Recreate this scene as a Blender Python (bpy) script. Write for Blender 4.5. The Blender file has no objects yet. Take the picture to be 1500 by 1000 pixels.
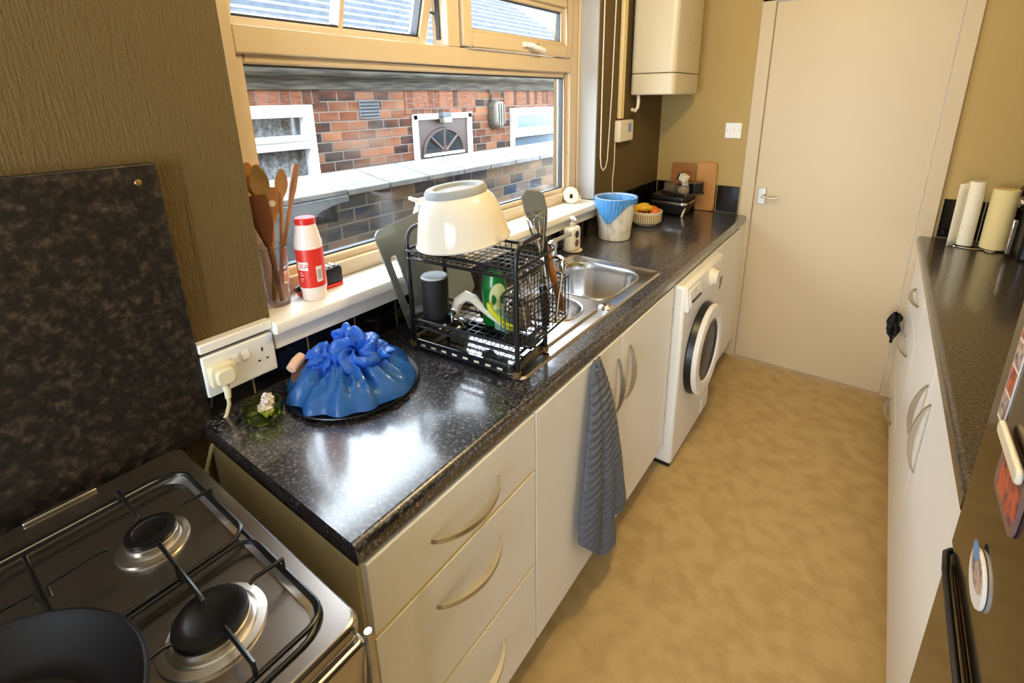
import bpy, bmesh, math, random
from mathutils import Vector, Matrix, noise
random.seed(7)
C = bpy.context.scene.collection
S = bpy.context.scene
PI = math.pi
# ------------------------------------------------------------------ camera
cd = bpy.data.cameras.new('camera'); cam = bpy.data.objects.new('camera', cd); C.objects.link(cam)
yaw, pitch, roll = 0.6284, -0.2869, -0.0127
fwd = Vector((-math.sin(yaw)*math.cos(pitch), math.cos(yaw)*math.cos(pitch), math.sin(pitch)))
rt = Vector((math.cos(yaw), math.sin(yaw), 0)); up = rt.cross(fwd)
r2 = rt*math.cos(roll)+up*math.sin(roll); u2 = -rt*math.sin(roll)+up*math.cos(roll)
mw = Matrix((r2, u2, -fwd)).transposed().to_4x4(); mw.translation = Vector((1.1368, -0.3379, 1.5891))
cam.matrix_world = mw
cd.sensor_width = 36; cd.lens = 36*719.6466/1500
cd.shift_x = (750-763.5679)/1500; cd.shift_y = (354.5985-500)/1500
cd.clip_start = 0.02
S.camera = cam
# ------------------------------------------------------------------ world, lamp, exposure
w = bpy.data.worlds.new('overcast_sky'); S.world = w; w.use_nodes = True
bg = w.node_tree.nodes['Background']; bg.inputs[0].default_value = (0.76, 0.88, 1.0, 1); bg.inputs[1].default_value = 13
def add_light(name, kind, loc, energy, col, **kw):
    d = bpy.data.lights.new(name, kind); d.energy = energy; d.color = col
    for k, v in kw.items(): setattr(d, k, v)
    o = bpy.data.objects.new(name, d); o.location = loc; C.objects.link(o); return o
lamp = add_light('ceiling_bulb_light', 'POINT', (0.86, 0.98, 2.26), 36, (1.0, 0.76, 0.36), shadow_soft_size=0.05)
portal = add_light('window_portal', 'AREA', (-0.22, 1.03, 1.58), 1, (1, 1, 1), shape='RECTANGLE', size=1.7, size_y=1.0)
portal.rotation_euler = (0, -PI/2, 0); portal.data.cycles.is_portal = True
portal2 = add_light('added_fill_portal', 'AREA', (1.0, -2.69, 1.15), 1, (1, 1, 1), shape='RECTANGLE', size=1.7, size_y=2.1)  # portal for the added, unseen fill opening in the near wall
portal2.rotation_euler = (PI/2, 0, 0); portal2.data.cycles.is_portal = True
S.view_settings.view_transform = 'Standard'; S.view_settings.look = 'None'
S.view_settings.exposure = 0.0; S.view_settings.gamma = 1; S.view_settings.use_curve_mapping = False
# ------------------------------------------------------------------ material helpers
def hexc(r, g, b): return tuple(((v/255)/12.92 if v/255 <= .04045 else ((v/255+.055)/1.055)**2.4) for v in (r, g, b))
def mat(name, col, rough=.5, metal=0, spec=.5, coat=0, coat_rough=.05, trans=0, alpha=1, ior=1.5, emit=None, bump=None, var=None, sub=0):
    m = bpy.data.materials.new(name); m.use_nodes = True; nt = m.node_tree; b = nt.nodes['Principled BSDF']
    b.inputs['Base Color'].default_value = (*col, 1); b.inputs['Roughness'].default_value = rough
    b.inputs['Metallic'].default_value = metal; b.inputs['Specular IOR Level'].default_value = spec
    b.inputs['Coat Weight'].default_value = coat; b.inputs['Coat Roughness'].default_value = coat_rough
    b.inputs['Transmission Weight'].default_value = trans; b.inputs['Alpha'].default_value = alpha; b.inputs['IOR'].default_value = ior
    if sub: b.inputs['Subsurface Weight'].default_value = sub; b.inputs['Subsurface Scale'].default_value = .01
    if emit: b.inputs['Emission Color'].default_value = (*emit[0], 1); b.inputs['Emission Strength'].default_value = emit[1]
    tc = nt.nodes.new('ShaderNodeTexCoord')
    if var:   # (scale, second colour, low, high[, stretch])
        n = nt.nodes.new('ShaderNodeTexNoise'); n.inputs['Scale'].default_value = var[0]; n.inputs['Detail'].default_value = 5
        r = nt.nodes.new('ShaderNodeValToRGB'); r.color_ramp.elements[0].position = var[2]; r.color_ramp.elements[1].position = var[3]
        r.color_ramp.elements[0].color = (*col, 1); r.color_ramp.elements[1].color = (*var[1], 1)
        src = tc.outputs['Object']
        if len(var) > 4:
            mp = nt.nodes.new('ShaderNodeMapping'); mp.inputs['Scale'].default_value = var[4]; nt.links.new(src, mp.inputs[0]); src = mp.outputs[0]
        nt.links.new(src, n.inputs['Vector']); nt.links.new(n.outputs['Fac'], r.inputs[0]); nt.links.new(r.outputs[0], b.inputs['Base Color'])
    if bump:  # (scale, strength, distance[, stretch])
        n = nt.nodes.new('ShaderNodeTexNoise'); n.inputs['Scale'].default_value = bump[0]; n.inputs['Detail'].default_value = 3
        bp = nt.nodes.new('ShaderNodeBump'); bp.inputs['Strength'].default_value = bump[1]; bp.inputs['Distance'].default_value = bump[2]
        src = tc.outputs['Object']
        if len(bump) > 3:
            mp = nt.nodes.new('ShaderNodeMapping'); mp.inputs['Scale'].default_value = bump[3]; nt.links.new(src, mp.inputs[0]); src = mp.outputs[0]
        nt.links.new(src, n.inputs['Vector']); nt.links.new(n.outputs['Fac'], bp.inputs['Height']); nt.links.new(bp.outputs[0], b.inputs['Normal'])
    return m
def thin_glass(name, tint=(1, 1, 1), refl=1.0):
    m = bpy.data.materials.new(name); m.use_nodes = True; nt = m.node_tree; nt.nodes.clear()
    o = nt.nodes.new('ShaderNodeOutputMaterial'); mx = nt.nodes.new('ShaderNodeMixShader'); t = nt.nodes.new('ShaderNodeBsdfTransparent')
    g = nt.nodes.new('ShaderNodeBsdfGlossy'); g.inputs['Roughness'].default_value = .01; f = nt.nodes.new('ShaderNodeFresnel'); f.inputs[0].default_value = 1.45
    t.inputs[0].default_value = (*tint, 1); mu = nt.nodes.new('ShaderNodeMath'); mu.operation = 'MULTIPLY'; mu.inputs[1].default_value = refl
    ge = nt.nodes.new('ShaderNodeNewGeometry'); mr = nt.nodes.new('ShaderNodeMapRange'); mr.inputs['To Min'].default_value = 1.45; mr.inputs['To Max'].default_value = 1/1.45
    nt.links.new(ge.outputs['Backfacing'], mr.inputs['Value']); nt.links.new(mr.outputs[0], f.inputs[0])
    nt.links.new(f.outputs[0], mu.inputs[0]); nt.links.new(mu.outputs[0], mx.inputs[0]); nt.links.new(t.outputs[0], mx.inputs[1]); nt.links.new(g.outputs[0], mx.inputs[2]); nt.links.new(mx.outputs[0], o.inputs[0])
    return m
def film(name, col, alpha, rough=.25):
    """thin translucent plastic film"""
    m = bpy.data.materials.new(name); m.use_nodes = True; nt = m.node_tree; b = nt.nodes['Principled BSDF']; o = nt.nodes['Material Output']
    b.inputs['Base Color'].default_value = (*col, 1); b.inputs['Roughness'].default_value = rough; b.inputs['Coat Weight'].default_value = .6; b.inputs['Coat Roughness'].default_value = .12
    t = nt.nodes.new('ShaderNodeBsdfTransparent'); t.inputs[0].default_value = (*[min(1, c*1.3+.12) for c in col], 1)
    tl = nt.nodes.new('ShaderNodeBsdfTranslucent'); tl.inputs[0].default_value = (*col, 1)
    m1 = nt.nodes.new('ShaderNodeMixShader'); m1.inputs[0].default_value = .35; m2 = nt.nodes.new('ShaderNodeMixShader'); m2.inputs[0].default_value = alpha
    nt.links.new(b.outputs[0], m1.inputs[1]); nt.links.new(tl.outputs[0], m1.inputs[2]); nt.links.new(t.outputs[0], m2.inputs[1]); nt.links.new(m1.outputs[0], m2.inputs[2]); nt.links.new(m2.outputs[0], o.inputs[0])
    n = nt.nodes.new('ShaderNodeTexNoise'); n.inputs['Scale'].default_value = 60; n.inputs['Detail'].default_value = 4
    bp = nt.nodes.new('ShaderNodeBump'); bp.inputs['Strength'].default_value = .5; bp.inputs['Distance'].default_value = .004
    nt.links.new(n.outputs['Fac'], bp.inputs['Height']); nt.links.new(bp.outputs[0], b.inputs['Normal'])
    return m
def laminate(name, cols, rough, coat, scale=70, spec=.5, coat_ior=1.5, coat_rough=.12):
    m = mat(name, cols[0], rough, spec=spec, coat=coat, coat_rough=coat_rough); nt = m.node_tree; b = nt.nodes['Principled BSDF']
    b.inputs['Coat IOR'].default_value = coat_ior
    tc = nt.nodes.new('ShaderNodeTexCoord')
    n = nt.nodes.new('ShaderNodeTexNoise'); n.inputs['Scale'].default_value = scale; n.inputs['Detail'].default_value = 6; n.inputs['Roughness'].default_value = .7
    r = nt.nodes.new('ShaderNodeValToRGB'); e = r.color_ramp.elements
    e[0].position = .40; e[0].color = (*cols[0], 1); e[1].position = .50; e[1].color = (*cols[1], 1)
    x = e.new(.585); x.color = (*cols[2], 1); x = e.new(.67); x.color = (*cols[3], 1)
    nt.links.new(tc.outputs['Object'], n.inputs['Vector']); nt.links.new(n.outputs['Fac'], r.inputs[0]); nt.links.new(r.outputs[0], b.inputs['Base Color'])
    return m
def brick(name, c1, c2, c3, mortar, swap=False, w=.168, h=.075, var=2.2):
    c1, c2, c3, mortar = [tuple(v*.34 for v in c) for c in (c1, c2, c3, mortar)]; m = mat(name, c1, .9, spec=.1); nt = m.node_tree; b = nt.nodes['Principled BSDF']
    g = nt.nodes.new('ShaderNodeNewGeometry'); sp = nt.nodes.new('ShaderNodeSeparateXYZ'); cb = nt.nodes.new('ShaderNodeCombineXYZ')
    nt.links.new(g.outputs['Position'], sp.inputs[0])
    nt.links.new(sp.outputs['Y'], cb.inputs[1 if swap else 0]); nt.links.new(sp.outputs['Z'], cb.inputs[0 if swap else 1])
    t = nt.nodes.new('ShaderNodeTexBrick'); t.offset = 0 if swap else .5; t.inputs['Scale'].default_value = 1; t.inputs['Brick Width'].default_value = w; t.inputs['Row Height'].default_value = h
    t.inputs['Mortar Size'].default_value = .007; t.inputs['Mortar Smooth'].default_value = .6; t.inputs['Bias'].default_value = 0
    t.inputs['Color1'].default_value = (0, 0, 0, 1); t.inputs['Color2'].default_value = (1, 1, 1, 1); t.inputs['Mortar'].default_value = (.5, .5, .5, 1)
    nt.links.new(cb.outputs[0], t.inputs['Vector'])
    r = nt.nodes.new('ShaderNodeValToRGB'); e = r.color_ramp.elements; e[0].position = 0; e[0].color = (*c3, 1); e[1].position = .35; e[1].color = (*c1, 1); x = e.new(.7); x.color = (*c2, 1); x = e.new(1); x.color = (*[v*1.35 for v in c2], 1)
    n = nt.nodes.new('ShaderNodeTexNoise'); n.inputs['Scale'].default_value = 14; n.inputs['Detail'].default_value = 6
    ad = nt.nodes.new('ShaderNodeMath'); ad.operation = 'MULTIPLY_ADD'; ad.inputs[1].default_value = 2.2; ad.inputs[2].default_value = -1.15
    a2 = nt.nodes.new('ShaderNodeMath'); a2.operation = 'ADD'; nt.links.new(n.outputs['Fac'], ad.inputs[0]); nt.links.new(ad.outputs[0], a2.inputs[0]); nt.links.new(t.outputs['Color'], a2.inputs[1]); nt.links.new(a2.outputs[0], r.inputs[0])
    mx = nt.nodes.new('ShaderNodeMixRGB'); mx.inputs[2].default_value = (*mortar, 1)
    n3 = nt.nodes.new('ShaderNodeTexNoise'); n3.inputs['Scale'].default_value = 9; n3.inputs['Detail'].default_value = 8; r3 = nt.nodes.new('ShaderNodeMapRange'); r3.inputs['From Min'].default_value = .5; r3.inputs['From Max'].default_value = .8; r3.inputs['To Max'].default_value = .7
    mm = nt.nodes.new('ShaderNodeMath'); mm.operation = 'MAXIMUM'; nt.links.new(n3.outputs['Fac'], r3.inputs['Value']); nt.links.new(r3.outputs[0], mm.inputs[0]); nt.links.new(t.outputs['Fac'], mm.inputs[1]); nt.links.new(mm.outputs[0], mx.inputs[0]); nt.links.new(r.outputs[0], mx.inputs[1]); nt.links.new(mx.outputs[0], b.inputs['Base Color'])
    bp = nt.nodes.new('ShaderNodeBump'); bp.invert = True; bp.inputs['Strength'].default_value = .6; bp.inputs['Distance'].default_value = .006; nt.links.new(t.outputs['Fac'], bp.inputs['Height']); nt.links.new(bp.outputs[0], b.inputs['Normal'])
    return m
# ------------------------------------------------------------------ mesh helpers
class MB:
    def __init__(s): s.v = []; s.f = []; s.sm = []
    def add(s, vs, fs, smooth=False):
        o = len(s.v); s.v += [Vector(a) for a in vs]; s.f += [tuple(i+o for i in f) for f in fs]; s.sm += [smooth]*len(fs); return s
    def box(s, x0, x1, y0, y1, z0, z1):
        return s.add([(x, y, z) for x in (x0, x1) for y in (y0, y1) for z in (z0, z1)], [(0, 1, 3, 2), (4, 6, 7, 5), (0, 4, 5, 1), (2, 3, 7, 6), (0, 2, 6, 4), (1, 5, 7, 3)])
    def lathe(s, prof, c=(0, 0, 0), n=40, ax='Z', cap=True):
        vs = []; fs = []; k = len(prof)
        for i in range(n):
            a = 2*PI*i/n
            for r, h in prof:
                p = (r*math.cos(a), r*math.sin(a), h)
                if ax == 'X': p = (h, p[0], p[1])
                if ax == 'Y': p = (p[0], h, p[1])
                vs.append((p[0]+c[0], p[1]+c[1], p[2]+c[2]))
        for i in range(n):
            j = (i+1) % n
            for q in range(k-1): fs.append((i*k+q, j*k+q, j*k+q+1, i*k+q+1))
        if cap:
            if prof[0][0] > 1e-5: fs.append(tuple(i*k for i in range(n))[::-1])
            if prof[-1][0] > 1e-5: fs.append(tuple(i*k+k-1 for i in range(n)))
        return s.add(vs, fs, True)
    def cyl(s, c, r, h, n=32, ax='Z'): return s.lathe([(r, 0), (r, h)], c, n, ax)
    def tube(s, path, r, n=10, closed=False, flat=None):
        P = [Vector(p) for p in path]; L = len(P); vs = []; fs = []; prev = None
        for i, p in enumerate(P):
            t = (P[(i+1) % L]-P[i-1]) if closed else (P[min(i+1, L-1)]-P[max(i-1, 0)])
            t.normalize()
            if prev is None:
                a = Vector((0, 0, 1)) if abs(t.z) < .9 else Vector((1, 0, 0)); u = t.cross(a).normalized()
            else: u = (prev-t*prev.dot(t)).normalized()
            prev = u; v = t.cross(u); rr = r[i] if isinstance(r, (list, tuple)) else r
            for k in range(n):
                a = 2*PI*k/n; vs.append(p+u*math.cos(a)*rr*(flat or 1)+v*math.sin(a)*rr)
        m = L if closed else L-1
        for i in range(m):
            for k in range(n): fs.append((i*n+k, i*n+(k+1) % n, ((i+1) % L)*n+(k+1) % n, ((i+1) % L)*n+k))
        if not closed: fs.append(tuple(range(n))[::-1]); fs.append(tuple((L-1)*n+k for k in range(n)))
        return s.add(vs, fs, True)
    def prism(s, poly, a, b, ax='X'):
        """polygon extruded along an axis; poly in the other two axes (order y,z / x,z / x,y)"""
        def P(p, h): return {'X': (h, p[0], p[1]), 'Y': (p[0], h, p[1]), 'Z': (p[0], p[1], h)}[ax]
        n = len(poly); vs = [P(p, a) for p in poly]+[P(p, b) for p in poly]
        return s.add(vs, [tuple(range(n))[::-1], tuple(range(n, 2*n))]+[(i, (i+1) % n, n+(i+1) % n, n+i) for i in range(n)])
    def ring(s, outer, inner, a, b, ax='Z'):
        """outer and inner outlines with the same number of points, extruded: a plate with a hole"""
        def P(p, h): return {'X': (h, p[0], p[1]), 'Y': (p[0], h, p[1]), 'Z': (p[0], p[1], h)}[ax]
        n = len(outer); vs = [P(p, a) for p in outer]+[P(p, a) for p in inner]+[P(p, b) for p in outer]+[P(p, b) for p in inner]; fs = []
        for i in range(n):
            j = (i+1) % n; fs += [(i, j, n+j, n+i), (2*n+i, 3*n+i, 3*n+j, 2*n+j), (i, 2*n+i, 2*n+j, j), (n+i, n+j, 3*n+j, 3*n+i)]
        return s.add(vs, fs)
    def grid(s, nu, nv, fn, closed_u=False):
        vs = [fn(i/(nu if closed_u else nu-1), j/(nv-1)) for i in range(nu) for j in range(nv)]; fs = []
        for i in range(nu if closed_u else nu-1):
            for j in range(nv-1): a = i*nv+j; b = ((i+1) % nu)*nv+j; fs.append((a, b, b+1, a+1))
        return s.add(vs, fs, True)
    def blob(s, c, r, amp=0, sc=10, n=24, seed=0):
        vs = []; fs = []; c = Vector(c); r = Vector(r) if hasattr(r, '__len__') else Vector((r, r, r))
        for j in range(n+1):
            th = PI*j/n
            for i in range(2*n):
                ph = PI*i/n; d = Vector((math.sin(th)*math.cos(ph), math.sin(th)*math.sin(ph), math.cos(th)))
                k = 1+amp*noise.noise(d*sc/3+Vector((seed, seed*2, 0))) if amp else 1
                vs.append(c+Vector((d.x*r.x, d.y*r.y, d.z*r.z))*k)
        for j in range(n):
            for i in range(2*n): a = j*2*n+i; b = j*2*n+(i+1) % (2*n); fs.append((a, a+2*n, b+2*n, b))
        return s.add(vs, fs, True)
    def xf(s, M):
        s.v = [M @ p for p in s.v]; return s
def rrect(x0, x1, y0, y1, r, n=6):
    o = []
    for cx, cy, a0 in ((x1-r, y1-r, 0), (x0+r, y1-r, 90), (x0+r, y0+r, 180), (x1-r, y0+r, 270)):
        for k in range(n+1): a = math.radians(a0+90*k/n); o.append((cx+r*math.cos(a), cy+r*math.sin(a)))
    return o
def rot(c, axis, deg): return Matrix.Translation(Vector(c)) @ Matrix.Rotation(math.radians(deg), 4, axis) @ Matrix.Translation(-Vector(c))
ORG = {}
def mesh_obj(name, mb, m, org, bevel=0, seg=2, solid=0):
    me = bpy.data.meshes.new(name); me.from_pydata([v-org for v in mb.v], [], mb.f)
    bm = bmesh.new(); bm.from_mesh(me); bmesh.ops.remove_doubles(bm, verts=bm.verts, dist=1e-6)
    bmesh.ops.recalc_face_normals(bm, faces=bm.faces); bm.to_mesh(me); bm.free()
    if any(mb.sm) or bevel: me.shade_smooth(); me.set_sharp_from_angle(angle=math.radians(38))
    me.materials.append(m); o = bpy.data.objects.new(name, me); C.objects.link(o)
    if solid: d = o.modifiers.new('thick', 'SOLIDIFY'); d.thickness = solid; d.offset = 0
    if bevel: d = o.modifiers.new('bevel', 'BEVEL'); d.width = bevel; d.segments = seg; d.limit_method = 'ANGLE'; d.angle_limit = math.radians(50)
    return o
def part(name, mb, m, parent, bevel=0, seg=2, label=None, stuff=False, solid=0):
    org = ORG[parent.name]; o = mesh_obj(name, mb, m, org, bevel, seg, solid); o.parent = parent; ORG[o.name] = org
    if label: o['label'] = label
    if stuff: o['kind'] = 'stuff'
    return o
def thing(name, label, cat, loc, group=None):
    o = bpy.data.objects.new(name, None); o.empty_display_size = .05; C.objects.link(o); o.location = loc; ORG[o.name] = Vector(loc)
    o['label'] = label; o['category'] = cat
    if group: o['group'] = group
    return o
def single(name, mb, m, label, cat, group=None, bevel=0, seg=2, kind=None, solid=0):
    xs = [v.x for v in mb.v]; ys = [v.y for v in mb.v]; zs = [v.z for v in mb.v]
    org = Vector(((min(xs)+max(xs))/2, (min(ys)+max(ys))/2, min(zs)))
    o = mesh_obj(name, mb, m, org, bevel, seg, solid); o.location = org; ORG[o.name] = org
    if label: o['label'] = label; o['category'] = cat
    if group: o['group'] = group
    if kind: o['kind'] = kind
    return o
def struct(name, mb, m, bevel=0): 
    return single(name, mb, m, None, None, bevel=bevel, kind='structure')
def text_mb(s, size, fn):
    cu = bpy.data.curves.new('t', 'FONT'); cu.body = s; cu.size = size; cu.align_x = 'CENTER'; cu.resolution_u = 3
    to = bpy.data.objects.new('t', cu); me = bpy.data.meshes.new_from_object(to); bm = bmesh.new(); bm.from_mesh(me)
    bmesh.ops.triangulate(bm, faces=bm.faces); mb = MB(); mb.add([fn(v.co.x, v.co.y) for v in bm.verts], [tuple(v.index for v in f.verts) for f in bm.faces])
    bm.free(); bpy.data.objects.remove(to); bpy.data.curves.remove(cu); bpy.data.meshes.remove(me); return mb
# ------------------------------------------------------------------ materials
def wallpaper(name, c1, c2):
    m = mat(name, c1, .75, spec=.25); nt = m.node_tree; b = nt.nodes['Principled BSDF']
    g = nt.nodes.new('ShaderNodeNewGeometry'); mp = nt.nodes.new('ShaderNodeMapping'); mp.inputs['Scale'].default_value = (230, 230, 22)
    n = nt.nodes.new('ShaderNodeTexNoise'); n.inputs['Scale'].default_value = 1; n.inputs['Detail'].default_value = 4
    n2 = nt.nodes.new('ShaderNodeTexNoise'); n2.inputs['Scale'].default_value = 260; ad = nt.nodes.new('ShaderNodeMath'); ad.operation = 'MULTIPLY_ADD'; ad.inputs[1].default_value = .35
    nt.links.new(g.outputs['Position'], mp.inputs[0]); nt.links.new(mp.outputs[0], n.inputs['Vector']); nt.links.new(g.outputs['Position'], n2.inputs['Vector'])
    nt.links.new(n2.outputs['Fac'], ad.inputs[0]); nt.links.new(n.outputs['Fac'], ad.inputs[2])
    bp = nt.nodes.new('ShaderNodeBump'); bp.inputs['Strength'].default_value = .9; bp.inputs['Distance'].default_value = .006
    nt.links.new(ad.outputs[0], bp.inputs['Height']); nt.links.new(bp.outputs[0], b.inputs['Normal'])
    return m
Mwallp = wallpaper('wallpaper_taupe', hexc(104, 86, 52), hexc(120, 110, 95))
Mwall = mat('paint_taupe', hexc(182, 156, 100), .7, spec=.3, bump=(180, .25, .001))
Mceil = mat('ceiling_white', hexc(225, 222, 215), .9)
Mfloor = mat('vinyl_tan', hexc(190, 162, 110), .5, spec=.3, var=(16, hexc(176, 147, 96), .4, .65), bump=(120, .1, .001))
Mwhite = mat('cabinet_white', hexc(240, 238, 234), .28, spec=.5)
Mcarc = mat('carcass_cream', hexc(205, 192, 150), .5)
Mgapc = mat('edge_strip_cream', hexc(232, 205, 140), .5)
Mplinth = mat('plinth_grey', hexc(120, 110, 98), .6)
Mtop = laminate('worktop_granite_laminate', [hexc(8, 8, 9), hexc(26, 25, 29), hexc(88, 86, 92), hexc(156, 154, 158)], .30, 1, 150, .5, 1.68, .13)
Msplash = laminate('splashback_granite_laminate', [hexc(20, 16, 14), hexc(32, 26, 22), hexc(54, 44, 36), hexc(74, 62, 50)], .42, 0, 60)
Mdoor = mat('door_paint', hexc(206, 186, 152), .42, spec=.4, bump=(30, .08, .002))
Mupvc = mat('upvc_lamp_tinted', hexc(210, 190, 160), .35)  # white frames with the lamp's warm tint put into the base colour
Mupvco = mat('upvc_white_outdoor', hexc(205, 205, 204), .4)
Mgasket = mat('gasket_dark', hexc(50, 52, 58), .5)
Msill = mat('sill_white', hexc(240, 236, 228), .35)
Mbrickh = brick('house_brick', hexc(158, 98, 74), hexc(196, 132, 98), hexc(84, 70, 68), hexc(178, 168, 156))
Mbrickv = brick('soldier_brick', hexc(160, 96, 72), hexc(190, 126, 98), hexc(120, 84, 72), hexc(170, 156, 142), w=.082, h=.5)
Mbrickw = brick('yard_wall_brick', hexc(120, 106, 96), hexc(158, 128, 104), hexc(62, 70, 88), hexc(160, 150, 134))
Mslate = mat('slate', hexc(68, 73, 82), .6, spec=.2, var=(12, hexc(84, 90, 98), .3, .7))
Mconc = mat('coping_concrete', hexc(112, 112, 110), .85, spec=.2, var=(14, hexc(90, 90, 90), .4, .75))
Mdirt = mat('mossy_stone', hexc(84, 80, 68), .9, var=(18, hexc(40, 40, 37), .35, .6, (1, .25, 3)))
Mblack = mat('black_metal', hexc(16, 16, 18), .3, spec=.6)
Mblackp = mat('black_plastic', hexc(18, 18, 20), .35)
Mblackm = mat('black_matt', hexc(14, 14, 14), .7)
Mtile = mat('black_tile', hexc(12, 12, 14), .08, spec=.7)
Mgrout = mat('grout_beige', hexc(170, 150, 110), .9)
Msteel = mat('stainless', (.62, .61, .60), .24, metal=1, bump=(300, .03, .0005))
Msteel2 = mat('stainless_hob', (.50, .46, .42), .26, metal=1, bump=(3, .02, .002, (60, 2, 2)))
Mchrome = mat('chrome', (.8, .8, .8), .08, metal=1)
Mnickel = mat('brushed_nickel', (.58, .53, .44), .32, metal=1)
Malu = mat('aluminium_burner', (.70, .66, .60), .3, metal=1)
Mbrass = mat('brass', (.6, .42, .16), .35, metal=1)
Mglass = thin_glass('window_glass')
Mcgl = mat('clear_glass', (1, 1, 1), .02, trans=1, ior=1.45)
Mggl = mat('green_glass', hexc(205, 225, 120), .02, trans=1, ior=1.45)
Mwood = mat('spoon_wood', hexc(196, 146, 96), .5, var=(14, hexc(160, 106, 62), .35, .7, (1, 1, .15)))
Mwood2 = mat('board_wood', hexc(206, 150, 80), .5, var=(20, hexc(180, 120, 56), .35, .7, (1, 1, .1)))
Mcream = mat('cream_plastic', hexc(236, 226, 205), .25)
Mbowl = mat('mixing_bowl_cream', hexc(222, 212, 194), .15)
Mgreyr = mat('grey_rubber', hexc(150, 152, 150), .6)
Mtowel = mat('towel_grey', hexc(112, 116, 128), .95, spec=.1, bump=(500, .8, .003))
Mblue = film('blue_bag_film', hexc(60, 136, 228), .74)
Mblue2 = film('blue_liner_film', hexc(104, 176, 240), .80)
Mcleargrey = mat('glass_board_grey', hexc(106, 112, 108), .15, spec=.6)
Mred = mat('red_label', hexc(222, 52, 40), .35)
Mredcap = mat('red_cap', hexc(215, 40, 34), .35)
Mpinkw = mat('translucent_white', hexc(240, 226, 218), .35, sub=.1)
Mwhitep = mat('white_plastic', hexc(238, 236, 230), .25)
Mprint = mat('grey_print', hexc(120, 120, 112), .6)
Mplug = mat('plug_cream', hexc(236, 228, 196), .35)
Mcord = mat('cream_cable', hexc(222, 208, 165), .5)
Mpan = mat('pan_coating', hexc(16, 12, 11), .5, spec=.2, bump=(260, .25, .001))
Mpan2 = mat('pan_base_coating', hexc(30, 30, 29), .6, spec=.25, bump=(420, .6, .001))
Mfridge = mat('dark_steel_gloss', hexc(64, 50, 34), .10, metal=.8, spec=.6)
Mcurt = mat('net_curtain', hexc(150, 154, 156), .9, var=(40, hexc(90, 96, 100), .4, .65))
Mbrown = mat('brown_pvc_door', hexc(66, 52, 47), .5)
Mdarkgl = mat('dark_window_glass', hexc(40, 48, 54), .05, spec=.8)
Mbluegl = mat('obscured_window_glass', hexc(78, 98, 114), .2, spec=.6, bump=(60, .4, .003))
Mlampg = mat('bulkhead_glass', hexc(110, 108, 98), .3)
Mlead = mat('grey_render', hexc(96, 102, 108), .8, var=(8, hexc(74, 80, 84), .35, .7))
Mfoot = mat('foot_rubber', hexc(120, 90, 50), .6)
Mground = mat('yard_concrete', hexc(90, 88, 84), .9)
# ------------------------------------------------------------------ the room
XR, YE, YN, ZC = 1.98, 2.717, -2.7, 2.45
WY0, WY1, WZ0, WZ1 = .186, 1.865, 1.05, 2.06
b = MB().box(-.25, 0, YN, WY0, 0, ZC).box(-.25, 0, WY1, YE+.1, 0, ZC).box(-.25, 0, WY0, WY1, 0, WZ0).box(-.25, 0, WY0, WY1, WZ1, ZC)
struct('wall_left', b, Mwallp)
DX0, DX1, DH = .586, 1.339, 2.045
b = MB().box(0, DX0-.02, YE, YE+.1, 0, ZC).box(DX1+.02, XR, YE, YE+.1, 0, ZC).box(DX0-.02, DX1+.02, YE, YE+.1, DH+.02, ZC)
struct('wall_back', b, Mwall)
struct('wall_right', MB().box(XR, XR+.1, YN, YE+.1, 0, ZC), Mwall)
struct('wall_near', MB().box(-.25, .15, YN-.1, YN, 0, ZC).box(1.85, XR+.1, YN-.1, YN, 0, ZC).box(.15, 1.85, YN-.1, YN, 0, .1).box(.15, 1.85, YN-.1, YN, 2.2, ZC), Mwall)  # real wall; its opening is added to let in neutral fill light
b = MB().box(.15, .21, YN-.08, YN-.02, .1, 2.2).box(1.79, 1.85, YN-.08, YN-.02, .1, 2.2).box(.21, 1.79, YN-.08, YN-.02, .1, .16).box(.21, 1.79, YN-.08, YN-.02, 2.14, 2.2).box(.97, 1.03, YN-.08, YN-.02, .16, 2.14)
struct('added_fill_window', b, Mupvc, .004)  # frame of the added fill-light opening, unseen behind the camera
struct('floor', MB().box(-.25, XR+.1, YN-.1, YE+.1, -.08, 0), Mfloor)
struct('ceiling', MB().box(-.25, XR+.1, YN-.1, YE+.1, ZC, ZC+.08), Mceil)
# wallpaper seam
struct('trim_1', MB().tube([(0, .062, 1.49), (.001, .060, 1.30), (0, .058, 1.10)], .0018, 6), Mwallp)
# door, frame
d = struct('door_1', MB().box(DX0, DX1, YE-.005, YE+.035, .006, DH), Mdoor, .002); ORG[d.name] = d.location.copy()
b = MB().box(.515, DX0-.002, YE-.022, YE+.04, 0, DH+.07).box(DX1+.002, 1.408, YE-.022, YE+.04, 0, DH+.07).box(.515, 1.408, YE-.022, YE+.04, DH+.003, DH+.07)
fr = struct('trim_2', b, Mdoor, .004)
b = MB().prism([(.606, .985), (.648, .985), (.648, 1.078), (.606, 1.078)], YE-.013, YE-.004, 'Y')
hp = part('handle_plate', b, Mnickel, d, .002)
b = MB().cyl((.627, YE-.045, 1.036), .008, .035, 16, 'Y').tube([(.627, YE-.045, 1.036), (.65, YE-.05, 1.034), (.675, YE-.05, 1.028), (.70, YE-.05, 1.029), (.715, YE-.048, 1.036)], .0065, 10)
part('lever', b, Mnickel, hp)
part('latch_bolt', MB().box(.583, .5865, YE-.016, YE-.006, 1.04, 1.075), Mbrass, d)
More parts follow.
